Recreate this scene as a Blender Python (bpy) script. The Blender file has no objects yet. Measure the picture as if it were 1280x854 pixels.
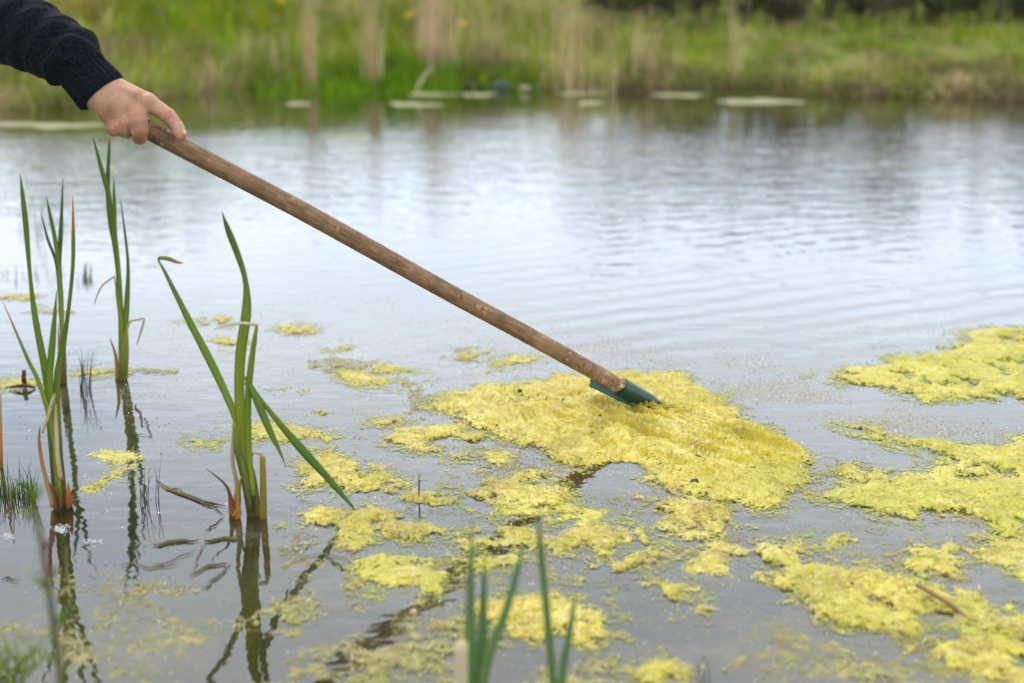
import bpy, math, random
import numpy as np
from mathutils import Vector, Matrix
S = bpy.context.scene
COL = S.collection
R = math.radians
random.seed(7); rng = np.random.default_rng(7)

# ------------------------------------------------------------------ camera
CH = 0.72; PITCH = R(14.1); FPX = 1777.8
cam = bpy.data.cameras.new('camera'); camo = bpy.data.objects.new('camera', cam); COL.objects.link(camo)
cam.lens = 50; cam.sensor_width = 36; cam.clip_start = 0.05; cam.clip_end = 2000
camo.location = (0, 0, CH); camo.rotation_euler = (math.pi/2 - PITCH, 0, 0)
cam.dof.use_dof = True; cam.dof.focus_distance = 2.2; cam.dof.aperture_fstop = 3.0
S.camera = camo
FW = np.array([0, math.cos(PITCH), -math.sin(PITCH)]); UP = np.array([0, math.sin(PITCH), math.cos(PITCH)]); RT = np.array([1., 0, 0])
C0 = np.array([0, 0, CH])
def ray(px, py): return FW + (px-640)/FPX*RT + (427-py)/FPX*UP
def G(px, py, z=0.0):                      # where a line of sight meets the level z
    d = ray(px, py); return C0 + d*((z-CH)/d[2])
def Q(px, py, Y):                          # where it meets the upright plane at distance Y
    d = ray(px, py); return C0 + d*(Y/d[1])

# ------------------------------------------------------------------ sky, sun, exposure
SUN_EL, SUN_AZ = R(52), R(-35)
w = bpy.data.worlds.new('World'); S.world = w; w.use_nodes = True
nt = w.node_tree; nt.nodes.clear()
def wn(t, **k):
    n = nt.nodes.new(t)
    for a, b in k.items(): setattr(n, a, b)
    return n
sky = wn('ShaderNodeTexSky', sky_type='NISHITA', sun_disc=False, sun_elevation=SUN_EL, sun_rotation=SUN_AZ, air_density=1.0, dust_density=2.0)
tc = wn('ShaderNodeTexCoord'); mp = wn('ShaderNodeMapping'); mp.inputs['Scale'].default_value = (1.0, 1.0, 2.6)
nz = wn('ShaderNodeTexNoise'); nz.inputs['Scale'].default_value = 2.2; nz.inputs['Detail'].default_value = 6; nz.inputs['Roughness'].default_value = 0.55
cr = wn('ShaderNodeValToRGB'); cr.color_ramp.elements[0].position = 0.36; cr.color_ramp.elements[1].position = 0.66
cr.color_ramp.elements[0].color = (12.6, 14.6, 17.2, 1); cr.color_ramp.elements[1].color = (19.6, 20.8, 22.4, 1)
mx = wn('ShaderNodeMix', data_type='RGBA'); mx.inputs['Factor'].default_value = 0.86
bg = wn('ShaderNodeBackground'); bg.inputs['Strength'].default_value = 0.1
ow = wn('ShaderNodeOutputWorld')
L = nt.links.new
L(tc.outputs['Generated'], mp.inputs['Vector']); L(mp.outputs[0], nz.inputs['Vector']); L(nz.outputs['Fac'], cr.inputs['Fac'])
# the cloud deck: bright and bluish towards the horizon, thicker and greyer overhead
sz = wn('ShaderNodeSeparateXYZ'); L(tc.outputs['Generated'], sz.inputs[0])
mr = wn('ShaderNodeMapRange', interpolation_type='SMOOTHSTEP'); mr.inputs['From Min'].default_value = 0.16; mr.inputs['From Max'].default_value = 0.50; L(sz.outputs[2], mr.inputs['Value'])
dk = wn('ShaderNodeMix', data_type='RGBA', blend_type='MULTIPLY'); dk.inputs[7].default_value = (0.77, 0.72, 0.65, 1); L(mr.outputs[0], dk.inputs[0]); L(cr.outputs[0], dk.inputs[6])
L(sky.outputs[0], mx.inputs[6]); L(dk.outputs[2], mx.inputs[7]); L(mx.outputs[2], bg.inputs['Color']); L(bg.outputs[0], ow.inputs['Surface'])
sun = bpy.data.lights.new('sun', 'SUN'); suno = bpy.data.objects.new('sun', sun); COL.objects.link(suno)
sun.energy = 1.5; sun.angle = R(12); sun.color = (1, 0.96, 0.9)
sd = Vector((math.sin(SUN_AZ)*math.cos(SUN_EL), math.cos(SUN_AZ)*math.cos(SUN_EL), math.sin(SUN_EL)))
suno.rotation_euler = sd.to_track_quat('Z', 'Y').to_euler()
S.view_settings.view_transform = 'Standard'; S.view_settings.look = 'None'; S.view_settings.gamma = 1
S.view_settings.exposure = 0.38
S.render.engine = 'CYCLES'
S.cycles.max_bounces = 8; S.cycles.transparent_max_bounces = 24

# ------------------------------------------------------------------ helpers
def tag(o, label=None, cat=None, group=None, kind=None):
    if label: o['label'] = label
    if cat: o['category'] = cat
    if group: o['group'] = group
    if kind: o['kind'] = kind
    return o
def empty(name, loc, label=None, cat=None, group=None):
    o = bpy.data.objects.new(name, None); COL.objects.link(o); o.location = loc; o.empty_display_size = 0.05
    return tag(o, label, cat, group)
def mesh_obj(name, V, F, mat, parent=None, col=None, uv=None, smooth=True, attr=None):
    """V in world space; a child's mesh is moved into its parent's space"""
    V = np.asarray(V, dtype=np.float32)
    org = np.array(parent.location if parent else (0, 0, 0), dtype=np.float32)
    if parent is not None and parent.parent is not None: org = org + np.array(parent.parent.location, dtype=np.float32)
    me = bpy.data.meshes.new(name)
    if isinstance(F, np.ndarray):
        n = F.shape[1]
        me.vertices.add(len(V)); me.vertices.foreach_set('co', (V-org).ravel())
        me.loops.add(F.size); me.loops.foreach_set('vertex_index', F.ravel().astype(np.int32))
        me.polygons.add(len(F)); me.polygons.foreach_set('loop_start', np.arange(0, F.size, n, dtype=np.int32))
        me.polygons.foreach_set('loop_total', np.full(len(F), n, dtype=np.int32))
        me.update(calc_edges=True)
    else:
        me.from_pydata([tuple(v) for v in (V-org).tolist()], [], F)
    if smooth: me.polygons.foreach_set('use_smooth', np.ones(len(me.polygons), dtype=bool))
    if col is not None:
        a = me.color_attributes.new('Col', 'FLOAT_COLOR', 'POINT')
        c = np.ones((len(V), 4), dtype=np.float32); c[:, :3] = np.asarray(col)[:, :3]; a.data.foreach_set('color', c.ravel())
    if attr is not None:
        for k, v in attr.items():
            a = me.attributes.new(k, 'FLOAT', 'POINT'); a.data.foreach_set('value', np.asarray(v, dtype=np.float32))
    if uv is not None:
        u = me.uv_layers.new(name='UVMap'); li = np.empty(len(me.loops), dtype=np.int32); me.loops.foreach_get('vertex_index', li)
        u.data.foreach_set('uv', np.asarray(uv, dtype=np.float32)[li].ravel())
    me.update(); me.materials.append(mat)
    o = bpy.data.objects.new(name, me); COL.objects.link(o)
    if parent is not None: o.parent = parent
    return o
# gradient noise
_P = rng.permutation(512); _G = rng.normal(size=(512, 2)); _G /= np.linalg.norm(_G, axis=1)[:, None]
def pn(x, y, seed=0):
    xi = np.floor(x).astype(int); yi = np.floor(y).astype(int); fx = x-xi; fy = y-yi
    u = fx*fx*fx*(fx*(fx*6-15)+10); v = fy*fy*fy*(fy*(fy*6-15)+10)
    def g(a, b, dx, dy):
        h = _P[(_P[(a+seed*37) & 511] + b) & 511]; return _G[h, 0]*dx + _G[h, 1]*dy
    return ((g(xi, yi, fx, fy)*(1-u)+g(xi+1, yi, fx-1, fy)*u)*(1-v) + (g(xi, yi+1, fx, fy-1)*(1-u)+g(xi+1, yi+1, fx-1, fy-1)*u)*v)*1.5
def fbm(x, y, oc=4, seed=0, gain=0.5):
    x = np.asarray(x, float); y = np.asarray(y, float); s = 0; a = 1
    for i in range(oc): s = s + a*pn(x, y, seed+i*3); x = x*2.03+1.7; y = y*2.03+9.1; a *= gain
    return s
def sst(a, b, x): t = np.clip((x-a)/(b-a), 0, 1); return t*t*(3-2*t)
def sdpoly(X, Y, poly):                     # signed distance, positive inside
    P = np.asarray(poly, float); d2 = np.full(X.shape, 1e9); ins = np.zeros(X.shape, bool)
    for i in range(len(P)):
        a = P[i-1]; b = P[i]; e = b-a; wx = X-a[0]; wy = Y-a[1]
        t = np.clip((wx*e[0]+wy*e[1])/(e@e+1e-12), 0, 1); d2 = np.minimum(d2, (wx-t*e[0])**2+(wy-t*e[1])**2)
        c = ((a[1] > Y) != (b[1] > Y)); xx = (b[0]-a[0])*(Y-a[1])/((b[1]-a[1]) if abs(b[1]-a[1]) > 1e-12 else 1e-12)+a[0]
        ins ^= c & (X < xx)
    return np.sqrt(d2)*np.where(ins, 1, -1)
def crom(P, n):                             # Catmull-Rom through the rows of P
    P = np.asarray(P, float)
    if len(P) == 2: t = np.linspace(0, 1, n)[:, None]; return P[0]*(1-t)+P[1]*t
    E = np.vstack([2*P[0]-P[1], P, 2*P[-1]-P[-2]]); m = len(P)-1; out = []
    for t in np.linspace(0, m, n):
        i = min(int(t), m-1); f = t-i; a, b, c, d = E[i:i+4]
        out.append(0.5*((2*b)+(c-a)*f+(2*a-5*b+4*c-d)*f*f+(3*b-a-3*c+d)*f**3))
    return np.array(out)
def grid_faces(nu, nv, wrap=False):
    i = np.arange(nu-1)[:, None]*nv; jn = nv if wrap else nv-1; j = np.arange(jn)[None, :]; j2 = (j+1) % nv
    return np.stack([i+j, i+j2, i+nv+j2, i+nv+j], -1).reshape(-1, 4)

# ------------------------------------------------------------------ material helpers
class M:
    def __init__(s, name):
        s.m = bpy.data.materials.new(name); s.m.use_nodes = True; s.t = s.m.node_tree; s.t.nodes.clear()
        s.out = s.n('ShaderNodeOutputMaterial')
    def n(s, ty, ins=None, **k):
        n = s.t.nodes.new(ty)
        for a, b in k.items(): setattr(n, a, b)
        for a, b in (ins or {}).items(): s.set(n, a, b)
        return n
    def set(s, n, key, val):
        i = n.inputs[key]
        if hasattr(val, 'is_output') or isinstance(val, bpy.types.NodeSocket): s.t.links.new(val, i)
        else: i.default_value = val
    def noise(s, vec, scale, detail=4, rough=0.55, dist=0.0):
        n = s.n('ShaderNodeTexNoise', {'Scale': scale, 'Detail': detail, 'Roughness': rough, 'Distortion': dist})
        if vec is not None: s.set(n, 'Vector', vec)
        return n.outputs['Fac']
    def ramp(s, fac, stops):
        n = s.n('ShaderNodeValToRGB', {'Fac': fac}); e = n.color_ramp.elements
        while len(e) < len(stops): e.new(0.5)
        for q, (p, c) in zip(e, stops):
            q.position = p; q.color = (c[0], c[1], c[2], 1) if hasattr(c, '__len__') else (c, c, c, 1)
        return n.outputs['Color']
    def mix(s, f, a, b, blend='MIX'):
        n = s.n('ShaderNodeMix', data_type='RGBA', blend_type=blend)
        s.set(n, 0, f); s.set(n, 6, a if not isinstance(a, tuple) else (*a, 1)); s.set(n, 7, b if not isinstance(b, tuple) else (*b, 1))
        return n.outputs[2]
    def math(s, op, a, b=0.0, clamp=False):
        n = s.n('ShaderNodeMath', operation=op, use_clamp=clamp); s.set(n, 0, a); s.set(n, 1, b); return n.outputs[0]
    def geo(s): return s.n('ShaderNodeNewGeometry').outputs['Position']
    def objc(s): return s.n('ShaderNodeTexCoord').outputs['Object']
    def uv(s): return s.n('ShaderNodeTexCoord').outputs['UV']
    def attr(s, name, out='Color'): return s.n('ShaderNodeAttribute', attribute_name=name).outputs[out]
    def mapv(s, vec, scale=(1, 1, 1), rot=(0, 0, 0)):
        return s.n('ShaderNodeMapping', {'Vector': vec, 'Scale': scale, 'Rotation': rot}).outputs[0]
    def bump(s, h, strength=0.5, dist=0.001, normal=None):
        n = s.n('ShaderNodeBump', {'Height': h, 'Strength': strength, 'Distance': dist})
        if normal is not None: s.set(n, 'Normal', normal)
        return n.outputs[0]
    def pbr(s, color, rough=0.6, normal=None, **k):
        n = s.n('ShaderNodeBsdfPrincipled'); s.set(n, 'Base Color', color if not isinstance(color, tuple) else (*color, 1)); s.set(n, 'Roughness', rough)
        if normal is not None: s.set(n, 'Normal', normal)
        for a, b in k.items(): s.set(n, a.replace('_', ' '), b)
        return n.outputs[0]
    def shade(s, sh): s.t.links.new(sh, s.out.inputs['Surface']); return s.m

# water
def water_material():
    m = M('pond_water'); p = m.geo()
    sx = m.n('ShaderNodeSeparateXYZ', {0: p})
    # wind chop, broader across the line of sight, growing with distance from the near bank
    v1 = m.mapv(p, (1.0, 1.9, 1.0), (0, 0, R(-12)))
    chop = m.noise(v1, 5.0, 3, 0.5, 0.4)
    fine = m.noise(m.mapv(p, (1.0, 2.2, 1.0), (0, 0, R(10))), 15.0, 2, 0.5, 0.3)
    patch = m.noise(p, 0.55, 2, 0.5)
    far = m.math('MULTIPLY', m.math('SUBTRACT', sx.outputs[1], 3.0), 0.33, True)
    farp = m.math('MULTIPLY', far, m.math('ADD', m.math('MULTIPLY', patch, 1.6), -0.1, True))
    calm = m.math('SUBTRACT', 1.0, m.math('MULTIPLY', m.math('MULTIPLY', m.math('SUBTRACT', sx.outputs[1], m.math('ADD', 6.7, m.math('MULTIPLY', sx.outputs[0], 0.12))), 1.1, True), 0.85))
    farp = m.math('MULTIPLY', farp, calm)
    # spreading rings set off by the rake: nearly straight crests at this distance
    wv = m.n('ShaderNodeTexWave', {'Vector': m.mapv(p, (1, 1, 1), (0, 0, R(-29))), 'Scale': 2.9, 'Distortion': 3.4, 'Detail': 2.0, 'Detail Scale': 1.1, 'Detail Roughness': 0.5}, wave_type='BANDS', bands_direction='Y')
    ma = m.math('MULTIPLY', m.math('SUBTRACT', sx.outputs[1], 2.55), 2.2, True)
    mb = m.math('MULTIPLY', m.math('SUBTRACT', 5.2, sx.outputs[1]), 0.6, True)
    mc = m.math('MULTIPLY', m.math('ADD', sx.outputs[0], 0.55), 1.3, True)
    rm = m.math('MULTIPLY', m.math('MULTIPLY', ma, mb), mc)
    rm = m.math('MULTIPLY', rm, m.ramp(m.noise(p, 1.3, 1), [(0.3, 0.25), (0.62, 1.0)]))
    h = m.math('ADD', m.math('MULTIPLY', chop, m.math('MULTIPLY', farp, 0.0100)), m.math('MULTIPLY', m.math('MULTIPLY', wv.outputs['Fac'], rm), 0.0011))
    h = m.math('ADD', h, m.math('MULTIPLY', fine, m.math('ADD', m.math('MULTIPLY', farp, 0.0036), 0.00034)))
    h = m.math('ADD', h, m.math('MULTIPLY', m.noise(m.mapv(p, (1, 1.6, 1)), 9, 2), 0.0009))
    nrm = m.bump(h, 1.0, 1.0)
    fr = m.n('ShaderNodeFresnel', {'IOR': 1.36, 'Normal': nrm}).outputs[0]
    fr = m.math('ADD', m.math('MULTIPLY', fr, 1.02), 0.095, True)
    gl = m.n('ShaderNodeBsdfGlossy', {'Color': (0.93, 0.96, 1, 1), 'Roughness': 0.025, 'Normal': nrm}).outputs[0]
    tr = m.n('ShaderNodeBsdfTransparent', {'Color': (0.74, 0.74, 0.52, 1)}).outputs[0]
    murk = m.ramp(m.noise(p, 2.3, 4, 0.6), [(0.3, (0.030, 0.026, 0.010)), (0.7, (0.062, 0.050, 0.022))])
    df = m.n('ShaderNodeBsdfDiffuse', {'Color': murk}).outputs[0]
    body = m.n('ShaderNodeMixShader', {0: 0.42, 1: tr, 2: df}).outputs[0]
    wsh = m.n('ShaderNodeMixShader', {0: fr, 1: body, 2: gl}).outputs[0]
    # dusty surface film drawn out in streaks over the sheltered near water
    f1 = m.noise(m.mapv(p, (0.9, 2.2, 1), (0, 0, R(-14))), 2.6, 6, 0.68, 1.2); f2 = m.noise(p, 120, 3, 0.7)
    near = m.math('MULTIPLY', m.math('SUBTRACT', 4.2, sx.outputs[1]), 0.9, True)
    fm = m.math('MULTIPLY', m.math('MULTIPLY', m.ramp(f1, [(0.46, 0.0), (0.66, 1.0)]), m.ramp(f2, [(0.42, 0.25), (0.62, 1.0)])), m.math('MULTIPLY', near, 0.17))
    fcol = m.ramp(m.noise(p, 1.1, 2), [(0.42, (0.28, 0.27, 0.10)), (0.6, (0.42, 0.41, 0.34))])
    return m.shade(m.n('ShaderNodeMixShader', {0: fm, 1: wsh, 2: m.n('ShaderNodeBsdfDiffuse', {'Color': fcol}).outputs[0]}).outputs[0])
def algae_material(name, hue=0.0, brown=0.5, dull=False):
    m = M(name); p = m.geo(); d = m.attr('dens', 'Fac')
    n1 = m.noise(p, 9, 5, 0.6); n2 = m.noise(p, 75, 4, 0.68, 0.6); n3 = m.noise(m.mapv(p, (1, 1.6, 1)), 190, 3, 0.6)
    c = m.ramp(n1, [(0.34, (0.42-hue*.10, 0.38, 0.045)), (0.48, (0.585-hue*.12, 0.485, 0.065)), (0.66, (0.66-hue*.10, 0.565, 0.135))])
    c = m.mix(m.ramp(n2, [(0.36, 0.6), (0.54, 0.0)]), c, (0.42-hue*.10, 0.35, 0.014))
    c = m.mix(m.ramp(n2, [(0.55, 0.0), (0.72, 0.6)]), c, (0.74, 0.68, 0.32))
    big = m.noise(p, 3.2, 3, 0.55)
    c = m.mix(m.ramp(big, [(0.34, 0.55), (0.48, 0.0)]), c, (0.38, 0.39, 0.05)); c = m.mix(m.ramp(big, [(0.54, 0.0), (0.70, 0.5)]), c, (0.62, 0.55, 0.24))
    # the thin wet rim is greener
    c = m.mix(m.ramp(d, [(0.25, 0.85), (0.75, 0.0)]), c, (0.30, 0.34, 0.065))
    # saturated and pale streaks combed along the drag: fold shading painted into the colour
    st = m.noise(m.mapv(m.mapv(p, rot=(0, 0, -math.atan2(FD[1], FD[0]))), (5, 55, 1)), 1.0, 4, 0.6, 0.7)
    c = m.mix(m.math('MULTIPLY', m.ramp(st, [(0.49, 0.0), (0.57, 1.0)]), m.attr('fold', 'Fac')), c, (0.52, 0.40, 0.010))
    c = m.mix(m.math('MULTIPLY', m.ramp(st, [(0.36, 0.7), (0.44, 0.0)]), m.attr('fold', 'Fac')), c, (0.72, 0.66, 0.28))
    if dull: c = m.mix(0.75, c, m.ramp(m.noise(p, 12, 3), [(0.35, (0.21, 0.24, 0.07)), (0.65, (0.34, 0.28, 0.14))]))
    # brown dust and seed specks
    br = m.math('MULTIPLY', m.ramp(m.noise(p, 16, 4, 0.6), [(0.46, 0.0), (0.64, 1.0)]), m.ramp(n3, [(0.47, 0.0), (0.60, 1.0)]))
    c = m.mix(m.math('MULTIPLY', br, brown*1.5, True), c, (0.25, 0.13, 0.055))
    sp = m.ramp(m.noise(p, 330, 1, 0.5), [(0.67, 0.0), (0.71, 1.0)])
    c = m.mix(m.math('MULTIPLY', sp, 0.75), c, (0.10, 0.07, 0.03))
    hb = m.math('ADD', m.math('MULTIPLY', n2, 0.5), m.math('MULTIPLY', n3, 0.35))
    nrm = m.bump(hb, 0.6, 0.003)
    sh = m.pbr(c, 0.42, nrm, Specular_IOR_Level=0.22, Subsurface_Weight=0.0)
    tl = m.n('ShaderNodeBsdfTranslucent', {'Color': c}).outputs[0]
    sh = m.n('ShaderNodeMixShader', {0: 0.12, 1: sh, 2: tl}).outputs[0]
    a = m.math('ADD', d, m.math('MULTIPLY', m.math('SUBTRACT', n3, 0.5), 2.0))
    a = m.math('ADD', a, m.math('MULTIPLY', m.math('SUBTRACT', n2, 0.5), 1.6))
    a = m.math('MULTIPLY', m.math('SUBTRACT', a, 0.28), 2.3, True)
    if dull: a = m.math('MULTIPLY', m.math('MULTIPLY', a, 0.85), m.ramp(m.math('ADD', m.math('MULTIPLY', n2, 0.5), m.math('MULTIPLY', m.noise(p, 24, 4, 0.65), 0.5)), [(0.43, 0.05), (0.57, 1.0)]))
    return m.shade(m.n('ShaderNodeMixShader', {0: a, 1: m.n('ShaderNodeBsdfTransparent').outputs[0], 2: sh}).outputs[0])
def vcol_material(name, rough=0.55, transl=0.25, spec=0.4, nscale=120, var=0.35, stripes=False, bumpd=0.0008):
    m = M(name); c = m.attr('Col')
    vec = m.mapv(m.uv(), (22, 1.5, 1)) if stripes else m.objc()
    n = m.noise(vec, 3.0 if stripes else nscale, 4, 0.6)
    c2 = m.mix(1.0, c, m.ramp(n, [(0.3, 1-var), (0.7, 1+var*0.5)]), 'MULTIPLY')
    if stripes:
        bl = m.ramp(m.noise(m.objc(), 60, 4, 0.6), [(0.60, 0.0), (0.74, 0.55)])
        c2 = m.mix(bl, c2, m.mix(0.5, c2, (0.30, 0.20, 0.05)))
    sh = m.pbr(c2, rough, m.bump(n, 0.6, bumpd), Specular_IOR_Level=spec)
    if transl: sh = m.n('ShaderNodeMixShader', {0: transl, 1: sh, 2: m.n('ShaderNodeBsdfTranslucent', {'Color': c2}).outputs[0]}).outputs[0]
    return m.shade(sh)
def ground_material():
    m = M('bank_soil_and_turf'); p = m.geo(); z = m.n('ShaderNodeSeparateXYZ', {0: p}).outputs[2]
    n = m.noise(p, 1.2, 6, 0.6); n2 = m.noise(p, 14, 5, 0.65)
    turf = m.ramp(n, [(0.35, (0.075, 0.12, 0.022)), (0.5, (0.13, 0.17, 0.035)), (0.65, (0.22, 0.19, 0.075))])
    soil = m.ramp(n2, [(0.3, (0.028, 0.020, 0.011)), (0.7, (0.10, 0.075, 0.042))])
    mud = m.ramp(n2, [(0.3, (0.05, 0.044, 0.024)), (0.7, (0.13, 0.11, 0.065))])
    f = m.math('MULTIPLY', m.math('SUBTRACT', z, 0.05), 14, True)
    c = m.mix(f, soil, turf)
    c = m.mix(m.math('MULTIPLY', m.math('ADD', z, 0.03), -20, True), c, mud)
    return m.shade(m.pbr(c, 0.9, m.bump(n2, 0.8, 0.03), Specular_IOR_Level=0.0))
def wood_material(name, cols, knots=True, scale=1.0):
    m = M(name); u = m.uv()
    g = m.noise(m.mapv(u, (9, 38*scale, 1)), 1.0, 6, 0.65, 0.5)
    f = m.noise(m.mapv(u, (60, 30*scale, 1)), 1.0, 4, 0.7)
    big = m.noise(m.mapv(u, (1.2, 14*scale, 1)), 1.0, 3, 0.5)
    c = m.ramp(m.math('ADD', m.math('MULTIPLY', g, 0.65), m.math('MULTIPLY', big, 0.35)), [(0.34, cols[0]), (0.5, cols[1]), (0.68, cols[2])])
    c = m.mix(m.ramp(f, [(0.5, 0.0), (0.75, 0.45)]), c, cols[0])
    if knots:
        k = m.ramp(m.noise(m.mapv(u, (2.2, 27*scale, 1)), 1.0, 3, 0.6), [(0.61, 0.0), (0.65, 0.75)])
        c = m.mix(k, c, (0.50, 0.34, 0.15))
        tend = m.math('MULTIPLY', m.n('ShaderNodeSeparateXYZ', {0: u}).outputs[1], 1.0)
        k2 = m.math('MULTIPLY', m.ramp(m.noise(m.mapv(u, (3.0, 60*scale, 1)), 1.0, 4, 0.65), [(0.50, 0.0), (0.60, 0.8)]), m.ramp(tend, [(0.86, 0.0), (0.99, 1.0)]))
        c = m.mix(k2, c, (0.60, 0.46, 0.27))
        c = m.mix(m.ramp(tend, [(0.0, 0.55), (0.16, 0.0)]), c, (0.055, 0.032, 0.017))
    return m.shade(m.pbr(c, 0.72, m.bump(m.math('ADD', g, m.math('MULTIPLY', f, 0.5)), 0.7, 0.0014), Specular_IOR_Level=0.3))

FLOW0 = G(700, 500)[:2]; FLOW1 = G(985, 585)[:2]; FD = (FLOW1-FLOW0)/np.linalg.norm(FLOW1-FLOW0)
MAT_WATER = water_material(); MAT_GROUND = ground_material()
ALG = [algae_material('algae_yellow', 0.0, 0.45), algae_material('algae_lime', 0.40, 0.35), algae_material('algae_brown_flecked', 0.1, 1.0), algae_material('algae_sunken', 0.5, 0.5, True)]
LEAF = vcol_material('cattail_leaf', 0.45, 0.32, 0.25, stripes=True, var=0.5)
DRY = vcol_material('dry_leaf', 0.75, 0.2, 0.2, stripes=True)
GRASS = vcol_material('grass_blades', 0.8, 0.35, 0.04, nscale=5, var=0.15, bumpd=0.0)
FIL = vcol_material('algae_filament', 0.4, 0.25, 0.5, nscale=80, var=0.2, bumpd=0.0)
DEB = vcol_material('pond_debris', 0.6, 0.0, 0.35, nscale=150, var=0.4)
BARK = vcol_material('tree_bark', 0.85, 0.0, 0.2, nscale=12, var=0.5, bumpd=0.01)
def skin_material():
    m = M('skin'); p = m.objc()
    n = m.noise(p, 30, 3, 0.5); f = m.noise(p, 420, 3, 0.6); g = m.noise(m.mapv(p, (1, 1, 1)), 130, 3, 0.6, 1.0)
    c = m.ramp(n, [(0.38, (0.34, 0.165, 0.098)), (0.5, (0.45, 0.235, 0.15)), (0.62, (0.50, 0.29, 0.20))])
    c = m.mix(m.attr('red', 'Fac'), c, (0.44, 0.125, 0.085))
    nr = m.bump(m.math('ADD', m.math('MULTIPLY', f, 0.25), m.math('MULTIPLY', g, 1.3)), 0.9, 0.0016)
    return m.shade(m.pbr(c, 0.48, nr, Subsurface_Weight=0.12, Subsurface_Radius=(0.006, 0.002, 0.001), Subsurface_Scale=1.0, Specular_IOR_Level=0.4))
def wool_material():
    m = M('navy_wool'); u = m.uv(); p = m.objc()
    n = m.noise(p, 260, 4, 0.7); n2 = m.noise(p, 40, 3, 0.6)
    c = m.ramp(n, [(0.38, (0.002, 0.003, 0.005)), (0.62, (0.009, 0.013, 0.019)), (0.75, (0.03, 0.036, 0.045))])
    return m.shade(m.pbr(c, 0.95, m.bump(m.math('ADD', n, m.math('MULTIPLY', n2, 1.5)), 0.9, 0.002), Sheen_Weight=0.06, Sheen_Roughness=0.5, Specular_IOR_Level=0.08))
def plain_material(name, c, rough=0.6, **k):
    m = M(name); n = m.noise(m.objc(), 60, 4, 0.6)
    cc = m.mix(m.ramp(n, [(0.35, 0.0), (0.7, 1.0)]), tuple(x*0.75 for x in c), tuple(min(1, x*1.15) for x in c))
    return m.shade(m.pbr(cc, rough, m.bump(n, 0.4, 0.0008), **k))
SKIN = skin_material(); WOOL = wool_material()
NAIL = plain_material('fingernail', (0.72, 0.42, 0.36), 0.25)
GREENP = plain_material('green_enamel', (0.004, 0.048, 0.036), 0.3, Specular_IOR_Level=0.6)
RUST = plain_material('worn_socket_inside', (0.05, 0.028, 0.014), 0.8)
STICK = wood_material('weathered_handle', [(0.095, 0.052, 0.027), (0.225, 0.130, 0.070), (0.40, 0.255, 0.145)])
TROUSER = plain_material('dark_trousers', (0.03, 0.034, 0.04), 0.9); BOOT = plain_material('rubber_boot', (0.02, 0.03, 0.02), 0.4); HAIR = plain_material('brown_hair', (0.05, 0.03, 0.018), 0.7)
def foam_material():
    m = M('foam_bubble'); return m.shade(m.n('ShaderNodeMixShader', {0: 0.3, 1: m.n('ShaderNodeBsdfTransparent').outputs[0], 2: m.pbr((0.8, 0.82, 0.84), 0.15)}).outputs[0])
FOAM = foam_material()

# ------------------------------------------------------------------ ground, pond bed and water
POND = [(-0.9, 0.72), (-1.02, 1.2), (-1.04, 2.0), (-1.10, 2.6), (-1.5, 3.2), (-2.5, 4.4), (-3.7, 5.8), (-4.2, 7.0), (-3.6, 7.7), (-2.9, 7.85), (-2.5, 8.3), (-2.2, 8.9), (-1.85, 9.6), (-1.0, 9.75), (0, 9.7), (0.8, 9.45),
        (1.4, 9.2), (2.3, 8.95), (3.2, 8.7), (4.6, 8.5), (6.5, 8.0), (8.5, 6.2), (8.8, 3.0), (7, 1.2), (4, 0.8), (2, 0.7), (0.6, 0.68)]
POND = [(x, y+0.55*min(1, max(0, (y-6.5)/1.0))) for x, y in POND]
def terrain(X, Y):
    d = -sdpoly(X, Y, POND) + 0.10*fbm(X*1.3, Y*1.3, 3, 5) + 0.03*fbm(X*7, Y*7, 2, 8)
    left = sst(-0.6, -2.6, X)*sst(5, 7, Y)
    bank = (0.09*(1-left*0.75))*sst(-0.02, 0.16+0.5*left, d)
    land = bank + (0.20+0.36*sst(1.5, -2.5, X)*sst(6, 8, Y))*sst(0.1, 3.2, d) + 0.05*fbm(X*0.8, Y*0.8, 3, 2)*sst(0.1, 1.2, d) + 0.06*sst(3, 14, d) + 0.9*sst(30, 200, d)
    bed = -0.05*sst(0, 0.12, -d) - 0.30*sst(0.0, 1.6, -d) - 0.12*sst(1, 4, -d) + 0.02*fbm(X*5, Y*5, 3, 4)*sst(0.02, 0.2, -d)
    return np.where(d > 0, land, bed)
def axis(lo, hi, c0, c1, fine, n_out):
    mid = np.arange(c0, c1+fine, fine); k = np.linspace(0, 1, n_out)[1:]
    return np.concatenate([(c0-(c0-lo)*k**3)[::-1], mid, c1+(hi-c1)*k**3])
gx = axis(-400, 400, -4.8, 9.2, 0.09, 26); gy = axis(-300, 900, 0.4, 11.5, 0.075, 30)
X, Y = np.meshgrid(gx, gy, indexing='ij')
gr = mesh_obj('ground', np.stack([X, Y, terrain(X, Y)], -1).reshape(-1, 3), grid_faces(len(gx), len(gy))[:, ::-1], MAT_GROUND)
tag(gr, 'grassy pond bank and muddy pond bed', kind='structure')
wp = np.array(POND); cen = wp.mean(0); wp = cen+(wp-cen)*1.06
wx = np.linspace(-5.2, 9.6, 60); wy = np.linspace(0.35, 11.0, 50); X, Y = np.meshgrid(wx, wy, indexing='ij')
wt = mesh_obj('water', np.stack([X, Y, 0*X], -1).reshape(-1, 3), grid_faces(60, 50)[:, ::-1], MAT_WATER)
tag(wt, 'calm grey pond water reflecting a bright cloudy sky', kind='structure')

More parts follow.
